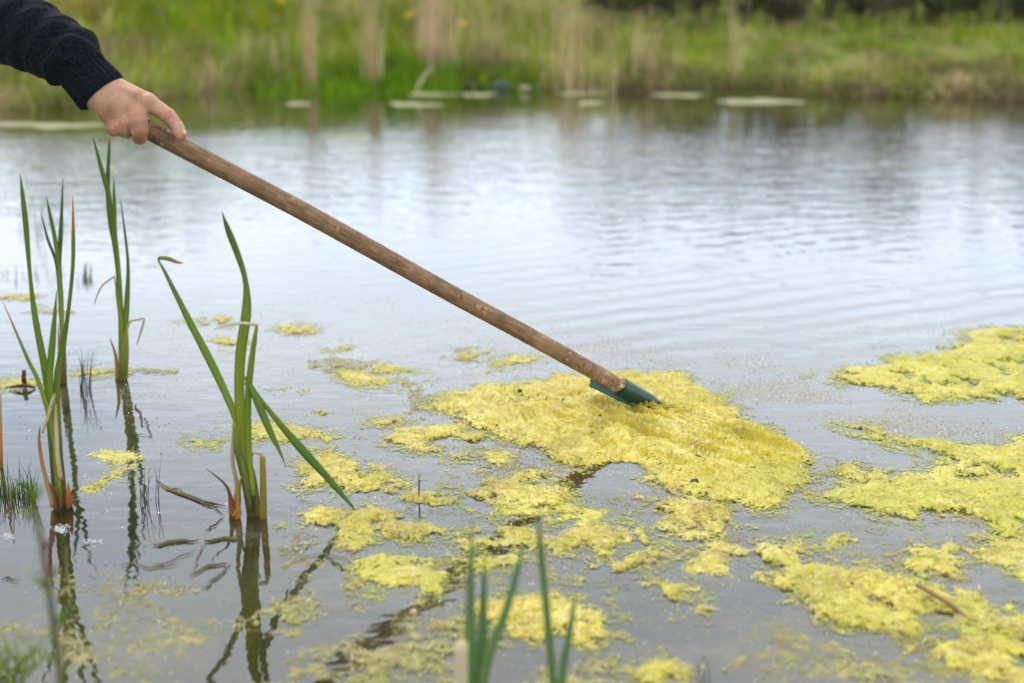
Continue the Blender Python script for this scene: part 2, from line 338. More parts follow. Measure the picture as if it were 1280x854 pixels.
# ------------------------------------------------------------------ algae mats
def pxpoly(pts): return [tuple(G(x, y)[:2]) for x, y in pts]
def ell(cx, cy, rx, ry, tilt=0.0, n=10):
    return [(cx+rx*math.cos(a)*(1+0.18*math.sin(3*a+cx)), cy+ry*math.sin(a)*(1+0.15*math.cos(2*a+cy))+tilt*math.cos(a)*rx) for a in [2*math.pi*i/n for i in range(n)]]
MATGROUP = 'yellow algae mats floating on the pond'
FLOW0 = G(700, 500)[:2]; FLOW1 = G(985, 585)[:2]; FD = (FLOW1-FLOW0)/np.linalg.norm(FLOW1-FLOW0)
mat_no = 0; EDGES = []; HM = []
def mat_top(x, y):
    z = 0.001
    for xs, ys, h in HM:
        if xs[0] < x < xs[-1] and ys[0] < y < ys[-1]: z = max(z, float(h[np.searchsorted(xs, x)-1, np.searchsorted(ys, y)-1]))
    return z
def algae_mat(pts, label, thick=0.010, mat=0, sub=0.0, ragged=1.0, strands=1.0, flow=0.0, name='algae_mat'):
    """thick: crown height in m; sub: how far the whole mat sits below the water"""
    global mat_no; mat_no += 1; sd_ = mat_no*7; EDGES.append((pxpoly(pts), mat))
    P = np.array(pxpoly(pts)); lo = P.min(0)-0.05; hi = P.max(0)+0.05
    D = max(P[:, 1].mean(), 1.2); dx = 0.0012*D; dy = 0.0019*D
    xs = np.arange(lo[0], hi[0], dx); ys = np.arange(lo[1], hi[1], dy); X, Y = np.meshgrid(xs, ys, indexing='ij')
    wxp = X+0.016*ragged*fbm(X*14, Y*14, 3, sd_); wyp = Y+0.024*ragged*fbm(X*14+5, Y*10+3, 3, sd_+1)
    s = sdpoly(wxp, wyp, P) + ragged*(0.010*fbm(X*38, Y*30, 3, sd_+2) + 0.022*fbm(X*9, Y*7, 2, sd_+4))
    s = s + 0.008
    core = sst(0.0, 0.05, s)
    lump = fbm(X*15, Y*15, 4, sd_+5, 0.5); fine = 1-np.abs(fbm(X*60, Y*48, 3, sd_+6, 0.55))*1.7
    h = -0.006 + 0.0078*sst(-0.016, 0.014, s) + thick*core*(0.40+0.42*lump) + 0.0020*fine*sst(-0.01, 0.02, s)*(0.5+thick*50)
    dens = sst(-0.030, 0.022, s)*(0.62+0.38*core) + 0.25*lump*(1-core) - 0.16*sst(0.1, 0.6, fbm(X*33, Y*24, 3, sd_+15))*(1-0.5*core)
    skirt = (0.42 if mat != 3 else 0.25)*sst(-0.030, -0.004, s+0.022*fbm(X*22, Y*16, 3, sd_+21)); h = h-0.010*(1-sst(-0.035, -0.005, s)); dens = np.maximum(dens, skirt)
    # thin spots inside the mat
    hole = sst(0.42, 0.75, fbm(X*7, Y*6, 3, sd_+9)) if flow else sst(0.25, 0.6, fbm(X*11, Y*8, 4, sd_+9, 0.6)); dens = dens-0.55*hole*(1-0.6*core*flow); h = h-0.006*hole
    fold = np.zeros(X.shape)
    if flow:
        u = (X-FLOW0[0])*FD[0]+(Y-FLOW0[1])*FD[1]; v = -(X-FLOW0[0])*FD[1]+(Y-FLOW0[1])*FD[0]
        v2 = v + 0.05*np.sin(u*5)+0.02*fbm(u*5, v*5, 2, 77)
        rid = 1-np.abs(fbm(u*3.2, v2*26, 3, 71, 0.45))*1.9
        mk = np.exp(-(v/0.13)**2)*sst(-0.16, 0.04, u)*sst(0.62, 0.35, u); fold = mk
        h += flow*mk*(0.026*rid-0.006)*core
        # the heap dragged up in front of the rake
        rk = G(838, 520)[:2]; h += 0.007*np.exp(-(((X-rk[0]-.03)/0.07)**2+((Y-rk[1])/0.05)**2))
    h = np.maximum(h, 0.0007+0.0006*fine)-sub*(0.45 if mat != 3 else 0.75)
    HM.append((xs, ys, np.where(dens > .5, h, 0.0)))
    keep = dens > 0.03
    idx = -np.ones(X.shape, int); F = grid_faces(len(xs), len(ys))[:, ::-1]
    kf = keep.ravel()[F].all(1); F = F[kf]; used = np.unique(F)
    if len(used) < 9: return None
    mp_ = np.zeros(X.size, int); mp_[used] = np.arange(len(used)); F = mp_[F]
    V = np.stack([X, Y, h], -1).reshape(-1, 3)[used]
    c = V.mean(0)
    root = empty(name, (float(c[0]), float(c[1]), 0.0), label, 'algae', MATGROUP)
    mesh_obj('mat_surface', V, F, ALG[mat], root, attr={'dens': np.clip(dens, 0, 1).ravel()[used], 'fold': fold.ravel()[used]})
    # loose threads lying over the mat
    area = len(used)*dx*dy; K = int(area*5200*strands*min(1, (2.4/D)**2))
    if K > 8:
        cand = used[dens.ravel()[used] > 0.55]
        if len(cand) < 9: cand = used
        pick = rng.choice(cand, K); px_ = X.ravel()[pick]+rng.uniform(-dx, dx, K); py_ = Y.ravel()[pick]+rng.uniform(-dy, dy, K)
        n = 6; L_ = rng.uniform(0.008, 0.034, K)*(0.7+0.5*min(thick*60, 1)); ang = rng.uniform(0, 6.28, K)*0.5+fbm(px_*9, py_*9, 2, sd_+12)*3
        if flow:
            vv = -(px_-FLOW0[0])*FD[1]+(py_-FLOW0[1])*FD[0]; al = np.exp(-(vv/0.16)**2); ang = ang*(1-al)+al*(math.atan2(FD[1], FD[0])+rng.normal(0, 0.25, K))
        curl = rng.normal(0, 0.55, K); pts_ = []
        x_, y_ = px_.copy(), py_.copy()
        for k in range(n):
            i = np.clip(((x_-lo[0])/dx).astype(int), 0, len(xs)-1); j = np.clip(((y_-lo[1])/dy).astype(int), 0, len(ys)-1)
            pts_.append(np.stack([x_, y_, h[i, j]+0.0006+0.0007*math.sin(k*math.pi/(n-1))], -1)); ang = ang+curl*0.5
            x_ = x_+np.cos(ang)*L_/n; y_ = y_+np.sin(ang)*L_/n
        pts_ = np.stack(pts_, 1); tg = np.gradient(pts_, axis=1); nr = np.stack([-tg[..., 1], tg[..., 0], 0*tg[..., 0]], -1); nr /= (np.linalg.norm(nr, axis=-1, keepdims=True)+1e-9)
        wd = 0.00042*rng.uniform(0.6, 1.6, (K, 1, 1))*np.array([0.4, 1, 1, 1, 0.8, 0.3])[None, :, None]
        VV = np.stack([pts_-nr*wd, pts_+nr*wd], 2).reshape(-1, 3)
        b = (np.arange(K)*n*2)[:, None]; q = np.arange(n-1)[None]*2; FF = np.stack([b+q, b+q+1, b+q+3, b+q+2], -1).reshape(-1, 4)
        pal = np.array([(0.66, 0.58, 0.17), (0.52, 0.46, 0.05), (0.32, 0.34, 0.05), (0.78, 0.72, 0.42), (0.30, 0.18, 0.07)]); pr = [0.42, 0.25, 0.13, 0.14, 0.06]
        cc = np.repeat(pal[rng.choice(5, K, p=pr)], n*2, 0)*rng.uniform(0.8, 1.1, (K, 1)).repeat(n*2, 0)
        tag(mesh_obj('algae_thread', VV, FF, FIL, root, col=cc), kind='stuff')
    return root
MAIN = [(535, 510), (560, 490), (600, 482), (650, 478), (700, 472), (740, 464), (790, 462), (850, 470), (878, 484), (905, 498), (925, 515), (932, 534), (965, 540), (1000, 558), (1024, 577), (1012, 590), (1000, 606), (988, 632), (960, 637), (920, 630), (880, 624),
        (845, 614), (800, 598), (760, 588), (720, 584), (690, 573), (668, 558), (640, 548), (600, 534), (565, 520)]
algae_mat(MAIN, 'largest bright yellow algae mat, dragged into folds by the rake', 0.013, 0, flow=1.0, strands=1.3)
algae_mat([(478, 551), (510, 535), (560, 532), (600, 540), (616, 550), (598, 559), (550, 556), (530, 563), (500, 559)], 'flat yellow algae patch just left of the big raked mat', 0.007)
algae_mat([(305, 535), (345, 529), (400, 543), (428, 554), (400, 562), (360, 551), (320, 546)], 'thin yellow algae strip right behind the bent cattail leaf', 0.005, sub=0.001)
algae_mat([(372, 580), (405, 566), (440, 576), (480, 594), (500, 609), (540, 616), (600, 608), (640, 606), (655, 615), (620, 624), (590, 628), (520, 627), (470, 623), (430, 620), (400, 606)], 'long tapering yellow algae tongue crossed by the leaf that touches the water', 0.007)
algae_mat([(605, 603), (650, 592), (690, 590), (700, 603), (660, 611), (706, 614), (706, 632), (670, 642), (625, 640), (598, 626)], 'lumpy yellow algae patch between the long tongue and the rake mat', 0.009)
algae_mat([(370, 651), (400, 641), (440, 640), (470, 633), (500, 639), (505, 650), (540, 660), (550, 672), (500, 676), (470, 669), (450, 677), (400, 664)], 'brown flecked algae mat beside the dipping tip of the long cattail leaf', 0.008, 2)
algae_mat([(575, 676), (620, 661), (665, 665), (700, 668), (720, 658), (770, 654), (800, 664), (842, 690), (835, 706), (800, 722), (755, 722), (688, 712), (700, 703), (755, 697), (738, 682), (690, 689), (640, 686), (590, 688)], 'forked yellow algae mat with an open water notch behind the blurred front blades', 0.008)
algae_mat([(597, 752), (640, 744), (690, 742), (735, 765), (762, 792), (745, 808), (700, 812), (655, 798), (612, 780)], 'bright yellow algae clump seen between the blurred front reed blades', 0.010)
algae_mat([(780, 622), (810, 619), (850, 624), (890, 630), (914, 643), (902, 664), (872, 676), (840, 669), (820, 656), (836, 646), (800, 632)], 'small algae mat heavily flecked reddish brown below the raked mat', 0.008, 2)
algae_mat(ell(872, 711, 22, 18, -.15), 'pale round half sunken algae patch in open water below the brown flecked mat', 0.004, 0, sub=0.004)
algae_mat([(774, 750), (810, 740), (846, 735), (860, 746), (830, 755), (795, 760)], 'narrow yellow algae strip right of the clump behind the front blades', 0.006)
algae_mat(ell(866, 767, 30, 6), 'faint pale algae sliver just below the narrow yellow strip', 0.004, 0, sub=0.003)
algae_mat([(905, 688), (960, 679), (1010, 686), (1040, 704), (1080, 712), (1120, 718), (1160, 730), (1170, 752), (1152, 764), (1152, 780), (1110, 787), (1060, 783), (1025, 768), (1000, 742), (970, 722), (930, 702)], 'broad yellow algae mat at lower right, ending beside the floating twig', 0.010)
algae_mat([(1168, 738), (1205, 742), (1250, 752), (1262, 770), (1235, 785), (1190, 778), (1160, 762)], 'greenish ragged algae mat lying under the brown floating twig', 0.005, 1, sub=0.003)
algae_mat([(1130, 706), (1150, 686), (1195, 681), (1214, 696), (1192, 716), (1150, 719)], 'small curled yellow algae patch above the floating twig', 0.007)
algae_mat([(1025, 470), (1060, 460), (1105, 456), (1098, 447), (1150, 444), (1175, 435), (1212, 430), (1196, 414), (1245, 410), (1330, 415), (1330, 505), (1240, 499), (1190, 497), (1160, 503), (1130, 491), (1090, 482), (1055, 478)], 'farthest yellow algae mat at the right edge, beyond the dusty scum band', 0.010, 1, strands=0.8)
algae_mat([(1052, 531), (1090, 531), (1130, 547), (1200, 549), (1250, 558), (1330, 538), (1330, 668), (1280, 672), (1242, 666), (1232, 650), (1180, 650), (1125, 652), (1100, 640), (1028, 621), (1035, 608), (1080, 609), (1100, 600), (1108, 590), (1160, 587), (1195, 585), (1172, 575), (1150, 561), (1110, 556), (1070, 546)], 'wide lime yellow algae mat at the right edge with a pointed left arm', 0.009, 1, strands=0.9)
algae_mat(ell(1061, 590, 26, 9), 'small oval algae island between the raked mat and the right hand mat', 0.006)
algae_mat(ell(1044, 675, 22, 7), 'tiny oval algae island above the broad lower right mat', 0.004, 1, sub=0.002)
algae_mat([(1215, 668), (1250, 666), (1300, 672), (1330, 680), (1300, 694), (1240, 684)], 'brownish algae sliver at the right edge below the wide lime mat', 0.005, 2)
algae_mat([(1235, 690), (1300, 684), (1330, 700), (1330, 722), (1280, 716), (1245, 706)], 'ragged green algae sliver at the right edge above the corner mat', 0.004, 1, sub=0.002)
algae_mat([(1222, 792), (1250, 771), (1300, 757), (1340, 760), (1340, 802), (1262, 803)], 'orange yellow algae mat cut off by the lower right corner', 0.010, 2)
algae_mat(ell(824, 841, 27, 10), 'bright little algae island at the bottom edge right of the front blades', 0.008)
algae_mat([(930, 838), (990, 824), (1060, 812), (1150, 818), (1230, 830), (1270, 850), (1200, 872), (1060, 880), (960, 862)], 'murky half sunken algae cloud along the lower right edge', 0.007, 3, sub=0.006, ragged=1.5)
algae_mat([(655, 836), (700, 824), (770, 830), (810, 850), (760, 872), (680, 868)], 'murky yellow green algae patch at the foot of the blurred front blades', 0.004, 3, sub=0.002, ragged=1.4)
algae_mat([(930, 648), (1000, 655), (1080, 690), (1040, 696), (980, 682), (900, 688), (890, 700), (930, 740), (990, 790), (930, 770), (860, 700)], 'dim sunken algae haze left of the broad lower right mat', 0.004, 3, sub=0.010, ragged=1.6, strands=0.2)
algae_mat(ell(940, 800, 70, 16), 'dim sunken algae haze in open water near the bottom edge', 0.004, 3, sub=0.012, ragged=1.8, strands=0.1)
algae_mat([(460, 700), (520, 705), (570, 722), (590, 748), (545, 752), (500, 730), (462, 716)], 'faint porous algae band left of the blurred front blades', 0.005, 1, sub=0.0012, ragged=1.6, strands=0.4)
algae_mat([(470, 770), (530, 758), (590, 772), (600, 812), (560, 840), (500, 830), (455, 800)], 'cloudy algae patch beside the pale cut stub', 0.003, 3, sub=0.0010, ragged=1.8, strands=0.4)
algae_mat([(500, 478), (550, 470), (570, 482), (545, 498), (530, 520), (508, 512)], 'green sunken fringe at the left end of the raked mat', 0.005, 3, sub=0.003, ragged=1.3, strands=0.6)
algae_mat([(605, 462), (640, 445), (680, 441), (676, 450), (640, 460), (615, 467)], 'olive algae streak just above the raked mat under the handle', 0.004, 1, sub=0.002)
for cx, cy, rx, ry, tl, sb, mt, lab in [
    (268, 402, 26, 6, 0, 0, 0, 'small yellow algae island left of the tall bent cattail leaf'),
    (369, 410, 20, 6, 0, 0, 0, 'small yellow algae island in open water right of the tall bent cattail leaf'),
    (286, 430, 19, 6, .1, 0.001, 0, 'yellow algae islet partly hidden by the tall cattail leaf'),
    (428, 437, 16, 5, 0, .001, 0, 'faint yellow islet nearest to the middle of the wooden handle'),
    (430, 455, 55, 7, 0.03, .002, 3, 'stretched pale green algae wisp below the handle'),
    (455, 476, 32, 10, .1, .001, 0, 'pale yellow algae islet above the flat patch'),
    (485, 462, 34, 4, .08, .002, 1, 'thin green algae thread line above the pale yellow islet'),
    (590, 444, 16, 5, 0, 0, 2, 'tan algae islet close under the handle'),
    (484, 528, 15, 5, 0, 0, 0, 'tiny bright islet up and left of the flat patch'),
    (405, 519, 20, 8, 0, .002, 3, 'dull algae islet between the cattail and the tiny bright islet'),
    (566, 571, 14, 4, 0, 0, 0, 'tiny algae islet left of the knobbly one under the raked mat'),
    (620, 570, 17, 10, 0, 0, 2, 'knobbly little algae islet under the left end of the raked mat'),
    (262, 551, 16, 8, 0, .001, 1, 'pale algae islet left of the cattail stem'),
    (352, 486, 45, 8, 0.05, .004, 3, 'hazy algae smear right of the upright cattail stem'),
    (195, 737, 48, 8, 0, .004, 3, 'hazy green algae smear among the leaf reflections at lower left'),
    (55, 388, 40, 6, 0, .002, 3, 'pale green smear behind the leftmost cattail'),
    (20, 371, 22, 3, 0, 0, 0, 'thin yellow algae streak at the left edge behind the cattail leaves'),
    (125, 466, 30, 4, 0, .001, 0, 'yellow algae ring around the foot of the middle cattail'),
    (20, 480, 26, 5, 0, .001, 0, 'yellow algae smear around the broken stump'),
    (200, 464, 26, 4, 0, .002, 3, 'weak algae smear right of the middle cattail foot')]:
    algae_mat(ell(cx, cy, rx, ry, tl), lab, 0.004, mt, sub=sb, ragged=0.8, strands=0.8)
algae_mat([(140, 562), (165, 570), (160, 590), (140, 600), (125, 622), (104, 620), (112, 602), (135, 588), (115, 572)], 'curved green algae trail in front of the middle cattail reflection', 0.004, 1, sub=0.004, ragged=1.0, strands=0.4)
algae_mat([(380, 700), (430, 690), (455, 720), (520, 760), (470, 790), (420, 775), (370, 800), (330, 780), (360, 740)], 'very thin porous film of algae right of the reflected cattail leaves', 0.002, 3, sub=0.002, ragged=2.0, strands=0.5)
algae_mat([(330, 830), (380, 812), (440, 830), (500, 842), (520, 870), (400, 880), (320, 868)], 'thin porous algae film at the bottom edge below the reflected leaves', 0.003, 3, sub=0.003, ragged=2.0, strands=0.5)
algae_mat([(80, 770), (150, 775), (230, 790), (280, 815), (200, 830), (120, 810), (60, 800)], 'dim tan algae film in the lower left water', 0.003, 3, sub=0.006, ragged=2.0, strands=0.3)
algae_mat([(620, 632), (650, 628), (700, 640), (735, 648), (700, 655), (640, 652)], 'thin algae film between the lumpy patch and the forked mat', 0.003, 1, sub=0.003, ragged=1.6, strands=0.6)
algae_mat([(480, 612), (600, 560), (640, 580), (700, 590), (640, 600), (560, 600)], 'thin porous film behind the long algae tongue', 0.002, 3, sub=0.004, ragged=2.0, strands=0.5)
algae_mat([(440, 820), (500, 800), (540, 812), (560, 850), (500, 872), (430, 860)], 'patchy olive algae at the bottom edge left of the pale cut stub', 0.003, 3, sub=0.0015, ragged=1.8, strands=0.5)
algae_mat([(585, 690), (640, 690), (668, 702), (640, 712), (600, 716), (570, 704)], 'small pale algae scrap just under the forked mat', 0.004, 1, sub=0.001, ragged=1.4, strands=0.6)
algae_mat([(1080, 790), (1180, 788), (1230, 800), (1200, 812), (1100, 808)], 'dull green algae wisp between the broad lower right mat and the bottom edge', 0.004, 3, sub=0.001, ragged=1.6, strands=0.6)
algae_mat([(1150, 815), (1260, 808), (1330, 815), (1330, 850), (1240, 846), (1170, 838)], 'ragged tan green algae patch in the very corner at lower right', 0.005, 2, sub=0.001, ragged=1.6, strands=0.6)
algae_mat([(690, 632), (740, 640), (775, 648), (740, 656), (700, 650)], 'wispy algae scrap touching the far side of the forked mat', 0.004, 1, sub=0.001, ragged=1.4, strands=0.6)
algae_mat([(40, 700), (120, 690), (200, 745), (280, 760), (300, 800), (220, 850), (100, 850), (30, 800)], 'wide cloudy brown film under the leaf reflections at lower left', 0.002, 3, sub=0.004, ragged=2.6, strands=0.2)
algae_mat([(900, 800), (1040, 790), (1280, 790), (1330, 860), (1000, 870), (880, 840)], 'wide murky green film along the lower right edge of the pond', 0.002, 3, sub=0.004, ragged=2.4, strands=0.3)
# pale mats out by the far bank
for cx, cy, rx, ry, lab in [(517, 131, 33, 5, 'whitish floating scum pad nearest the far bank middle'), (372, 130, 17, 4, 'small pale scum pad left of the long whitish pad'), (595, 119, 22, 4, 'pale scum pad below the dark stone on the far bank'),
                            (738, 129, 19, 4, 'small yellowish scum pad right of the far bank middle'), (948, 127, 52, 7, 'largest pale scum pad by the far bank at right'), (845, 119, 42, 4, 'thin pale scum pad hugging the far bank'),
                            (725, 117, 28, 3, 'narrow pale scum pad tight against the far bank'), (60, 157, 75, 6, 'long whitish scum sheet at the far left'), (535, 118, 32, 3, 'slim pale scum pad at the foot of the dry reeds'), (435, 171, 24, 3, 'lone pale scum fleck out in the reflections')]:
    ry *= 0.55; rx *= 0.9; P = np.array(pxpoly(ell(cx, cy, rx, ry, 0, 16))); c = P.mean(0); n = len(P)
    jit = 1+0.24*rng.normal(size=n); P = c+(P-c)*jit[:, None]
    rings = [(1.0, -0.004), (0.96, 0.002), (0.7, 0.005), (0.35, 0.004)]
    V = np.concatenate([np.c_[c+(P-c)*k, np.full(n, z)+0.0015*rng.normal(size=n)*(k < 1)] for k, z in rings]+[[[c[0], c[1], 0.005]]]); F = grid_faces(4, n, True).tolist()+[[3*n+i, 3*n+(i+1) % n, 4*n] for i in range(n)]
    colr = np.array([(0.25, 0.25, 0.115)])*rng.uniform(0.75, 1.1, (len(V), 1))
    tag(mesh_obj('scum_pad', V, F, DEB, None, col=colr), lab, 'algae', 'pale scum pads by the far bank')

# ------------------------------------------------------------------ blades and tubes
def blade(name, P, W, parent, cols, mat=None, twist=0.0, n=26, thick=0.10, flat=0.35):
    """leaf swept along world points P with half-widths W (m); cols = [(t, rgb)...]"""
    A = crom(np.c_[np.asarray(P, float), np.asarray(W, float)], n); C = A[:, :3]; Wd = np.maximum(A[:, 3], 0.00012)
    T = np.gradient(C, axis=0); T /= np.linalg.norm(T, axis=1)[:, None]+1e-12
    V = []; UV = []; CS = [(-1, 0), (-0.55, -flat*0.7), (0, -flat), (0.55, -flat*0.7), (1, 0), (0.55, -flat*0.7+thick), (0, -flat+thick*1.6), (-0.55, -flat*0.7+thick)]
    for i in range(n):
        view = C0-C[i]; view /= np.linalg.norm(view); side = np.cross(T[i], view); side /= np.linalg.norm(side)+1e-9; nor = np.cross(side, T[i])
        a = twist*(i/(n-1)-0.3); s2 = side*math.cos(a)+nor*math.sin(a); n2 = -side*math.sin(a)+nor*math.cos(a)
        for k, (u, v) in enumerate(CS):
            V.append(C[i]+s2*u*Wd[i]+n2*(-v)*Wd[i]); UV.append((u*0.5+0.5, i/(n-1)*3))
    V = np.array(V); t = np.repeat(np.linspace(0, 1, n), 8); ts = [c[0] for c in cols]
    col = np.stack([np.interp(t, ts, [c[1][k] for c in cols]) for k in range(3)], -1)
    F = grid_faces(n, 8, True).tolist()+[list(range(8))[::-1], [(n-1)*8+k for k in range(8)]]
    return mesh_obj(name, V, F, mat or LEAF, parent, col=col, uv=UV)
GRN = (0.15, 0.26, 0.03); YG = (0.36, 0.43, 0.05); LG = (0.23, 0.35, 0.04); BG = (0.11, 0.22, 0.05); ORG = (0.55, 0.26, 0.05); TAN = (0.55, 0.40, 0.19); PALE = (0.70, 0.62, 0.42); OLV = (0.13, 0.12, 0.035); BRN = (0.16, 0.085, 0.035)
MM = lambda wpx, Y: wpx*Y/FPX      # half width in px at distance Y
def leafpx(parent, pts, Y0, cols, Y1=None, mat=None, twist=0.0, name='leaf', n=26, **k):
    if name == 'leaf': pts = [(a_, b_, c_*0.80) for a_, b_, c_ in pts]
    """pts = (px, py, halfwidth_px), from base to tip; Y0..Y1 distance"""
    Y1 = Y0 if Y1 is None else Y1; P = []; W = []
    for i, (x, y, w_) in enumerate(pts):
        Yd = Y0+(Y1-Y0)*i/(len(pts)-1); P.append(Q(x, y, Yd)); W.append(MM(w_, Yd*1.0))
    return blade(name, P, W, parent, cols, mat, twist, n, **k)
CG = [(0, (0.30, 0.30, 0.06)), (0.15, YG), (0.4, LG), (0.8, GRN), (0.96, GRN), (1, ORG)]
CB = [(0, YG), (0.25, LG), (0.6, BG), (0.97, BG), (1, (0.3, 0.3, 0.05))]
CO = [(0, YG), (0.5, GRN), (0.82, (0.2, 0.27, 0.03)), (0.9, ORG), (1, (0.5, 0.16, 0.04))]
CD = [(0, TAN), (0.5, ORG), (1, (0.42, 0.17, 0.05))]
CP = [(0, TAN), (0.5, PALE), (1, TAN)]
# --- cattail C (the large one, right of the group)
b = G(320, 645); YC = b[1]
C = empty('cattail', (b[0], YC, 0), 'nearest sharp cattail with a long leaf arching right into the water', 'cattail', 'cattails growing out of the pond')
leafpx(C, [(322, 662, 8), (319, 640, 8), (312, 600, 9), (303, 540, 8.5), (299, 490, 8), (301, 440, 8.5), (308, 390, 8), (307, 352, 4.5), (297, 318, 5.5), (286, 290, 5.5), (277, 264, 0.4)], YC, [(0, OLV), (0.15, (0.24, 0.24, 0.05)), (0.35, YG), (0.6, LG), (0.8, GRN), (0.95, (0.12, 0.2, 0.03)), (1, ORG)], n=40, twist=0.8)
leafpx(C, [(314, 640, 4), (306, 590, 5), (297, 530, 6), (282, 492, 6), (262, 450, 6.5), (240, 408, 5.5), (220, 368, 4), (205, 338, 2.5), (198, 326, 1.5)], YC-0.01, [(0, OLV), (0.2, YG), (0.45, LG), (0.8, GRN), (1, (0.3, 0.34, 0.05))], n=34, Y1=YC+0.04)
leafpx(C, [(198, 327, 1.2), (200, 322.5, 2.4), (212, 324, 2.6), (222, 328, 1.8), (229, 329, 0.3)], YC+0.04, [(0, LG), (0.5, (0.3, 0.3, 0.04)), (0.8, ORG), (1, (0.5, 0.15, 0.03))], name='folded_leaf_tip', n=14)
leafpx(C, [(317, 620, 4), (311, 560, 5), (310, 500, 5.5), (314, 455, 5), (319, 420, 3.5), (321, 408, 2.5)], YC-0.02, [(0, YG), (0.4, (0.2, 0.33, 0.03)), (0.8, LG), (0.95, (0.4, 0.4, 0.05)), (1, ORG)])
leafpx(C, [(304, 470, 2), (312, 480, 4), (323, 505, 6.5), (338, 540, 5.5), (350, 565, 3), (357, 582, .3)], YC-0.015, [(0, LG), (0.4, GRN), (1, GRN)], Y1=YC-0.04, twist=1.0)
e = G(445, 637)
leafpx(C, [(306, 478, 3), (313, 484, 4), (330, 505, 3.5), (350, 530, 5), (380, 565, 7), (412, 600, 5.5), (436, 628, 3), (445, 638, .6)], YC-0.01, [(0, YG), (0.3, LG), (0.6, (0.10, 0.23, 0.03)), (1, GRN)], Y1=e[1], n=34, twist=0.5)
leafpx(C, [(323, 407, 1.5), (312, 405, 2.2), (300, 404, 2), (284, 406, 1.5), (267, 412, .6)], YC-0.02, [(0, TAN), (0.3, PALE), (1, (0.75, 0.7, 0.55))], mat=DRY, name='dry_leaf', n=16)
leafpx(C, [(329, 664, 5), (329, 640, 5), (329, 600, 4.2), (328, 571, 3.8)], YC-0.01, [(0, OLV), (0.3, (0.34, 0.25, 0.04)), (1, (0.42, 0.33, 0.05))], name='cut_stalk', n=14, flat=0.7, thick=0.9)
leafpx(C, [(329, 572, 2), (325, 567, 2), (316, 566, 1.8), (311, 560, 1.5), (308, 548, 1)], YC-0.01, CP, mat=DRY, name='dry_leaf', n=14)
leafpx(C, [(291, 650, 3), (294, 630, 3), (296, 606, 3), (291, 580, 2.6), (291, 556, 2.6), (294, 536, 3), (299, 532, 1)], YC+0.01, [(0, ORG), (0.3, TAN), (1, PALE)], mat=DRY, name='dry_leaf', n=22)
leafpx(C, [(292, 652, 5), (290, 636, 4.5), (287, 618, 2.5), (280, 604, 1.6), (258, 586, .4)], YC+0.005, [(0, ORG), (0.4, (0.3, 0.1, 0.04)), (1, (0.15, 0.2, 0.05))], name='dead_leaf', n=18)
leafpx(C, [(290, 650, 3), (298, 632, 3), (299, 610, 2.2), (305, 590, 1.6), (318, 564, 1)], YC+0.0, [(0, ORG), (0.6, (0.36, 0.27, 0.05)), (1, (0.3, 0.28, 0.06))], mat=DRY, name='dead_leaf', n=18)
leafpx(C, [(296, 652, 3.5), (299, 640, 3), (297, 628, 1.2)], YC-0.01, [(0, (0.5, 0.16, 0.03)), (1, ORG)], mat=DRY, name='dead_leaf', n=10)
leafpx(C, [(297, 528, 7), (301, 560, 9), (311, 600, 10), (317, 640, 9.5), (319, 662, 9)], YC+0.004, [(0, YG), (0.3, (0.2, 0.24, 0.05)), (0.6, (0.13, 0.14, 0.05)), (1, OLV)], name='stem_sheath', flat=0.8, thick=1.0)
# --- cattail A (left)
b = G(74, 630); YA = b[1]
A = empty('cattail', (b[0], YA, 0), 'leftmost near cattail with straight fanned leaves and a dead orange base', 'cattail', 'cattails growing out of the pond')
leafpx(A, [(77, 646, 5), (72, 600, 6), (66, 540, 6), (62, 498, 6.5), (55, 455, 5.8), (44, 397, 4.8), (38, 348, 3), (33, 290, 4.2), (29, 250, 3.6), (25, 215, .4)], YA, CG, n=36, twist=0.3)
leafpx(A, [(74, 620, 5), (68, 540, 6), (62, 478, 5.5), (66, 424, 5), (71, 362, .4)], YA-0.01, [(0, YG), (0.5, LG), (1, GRN)])
leafpx(A, [(80, 640, 5), (74, 560, 5.5), (71, 480, 5.5), (79, 431, 4.6), (86, 384, 3), (91, 333, 3), (91.5, 290, 2.8), (91, 245, .4)], YA+0.01, CO, n=34)
leafpx(A, [(76, 620, 3), (66, 540, 4), (50, 482, 3.5), (36, 452, 3), (20, 415, 1.8), (4, 378, .5)], YA-0.02, [(0, YG), (0.6, LG), (0.78, (0.32, 0.32, 0.06)), (0.9, ORG), (1, TAN)])
leafpx(A, [(64, 510, 2), (68, 494, 2.5), (60, 520, 2.2), (53, 542, 1)], YA-0.03, CP, mat=DRY, name='dry_leaf', n=14)
leafpx(A, [(67, 634, 3.5), (60, 608, 3), (53, 580, 2.4), (49, 552, 2), (50, 534, .8)], YA-0.02, CD, mat=DRY, name='dead_leaf', n=18)
leafpx(A, [(86, 636, 4), (86, 622, 3.8), (85, 602, .5)], YA-0.02, [(0, BRN), (0.5, (0.5, 0.14, 0.03)), (1, ORG)], mat=DRY, name='dead_leaf', n=12)
leafpx(A, [(76, 600, 3.4), (72, 570, 3), (70, 530, 2.6), (70, 506, 1)], YA-0.03, CP, mat=DRY, name='dry_leaf', n=16)
leafpx(A, [(62, 495, 7), (67, 540, 8), (72, 590, 9), (76, 645, 10)], YA+0.004, [(0, YG), (0.4, (0.13, 0.2, 0.05)), (0.8, OLV), (1, (0.08, 0.05, 0.025))], name='stem_sheath', flat=0.8, thick=1.0)
for k in range(7):
    x0 = 70+k*3; leafpx(A, [(x0, 640, 2.5), (x0+random.uniform(-8, 8), 622, 2), (x0+random.uniform(-14, 14), 600+k*3 % 11, .4)], YA-0.03+k*0.006, [(0, BRN), (1, (0.25, 0.13, 0.04))], mat=DRY, name='dead_leaf', n=8)
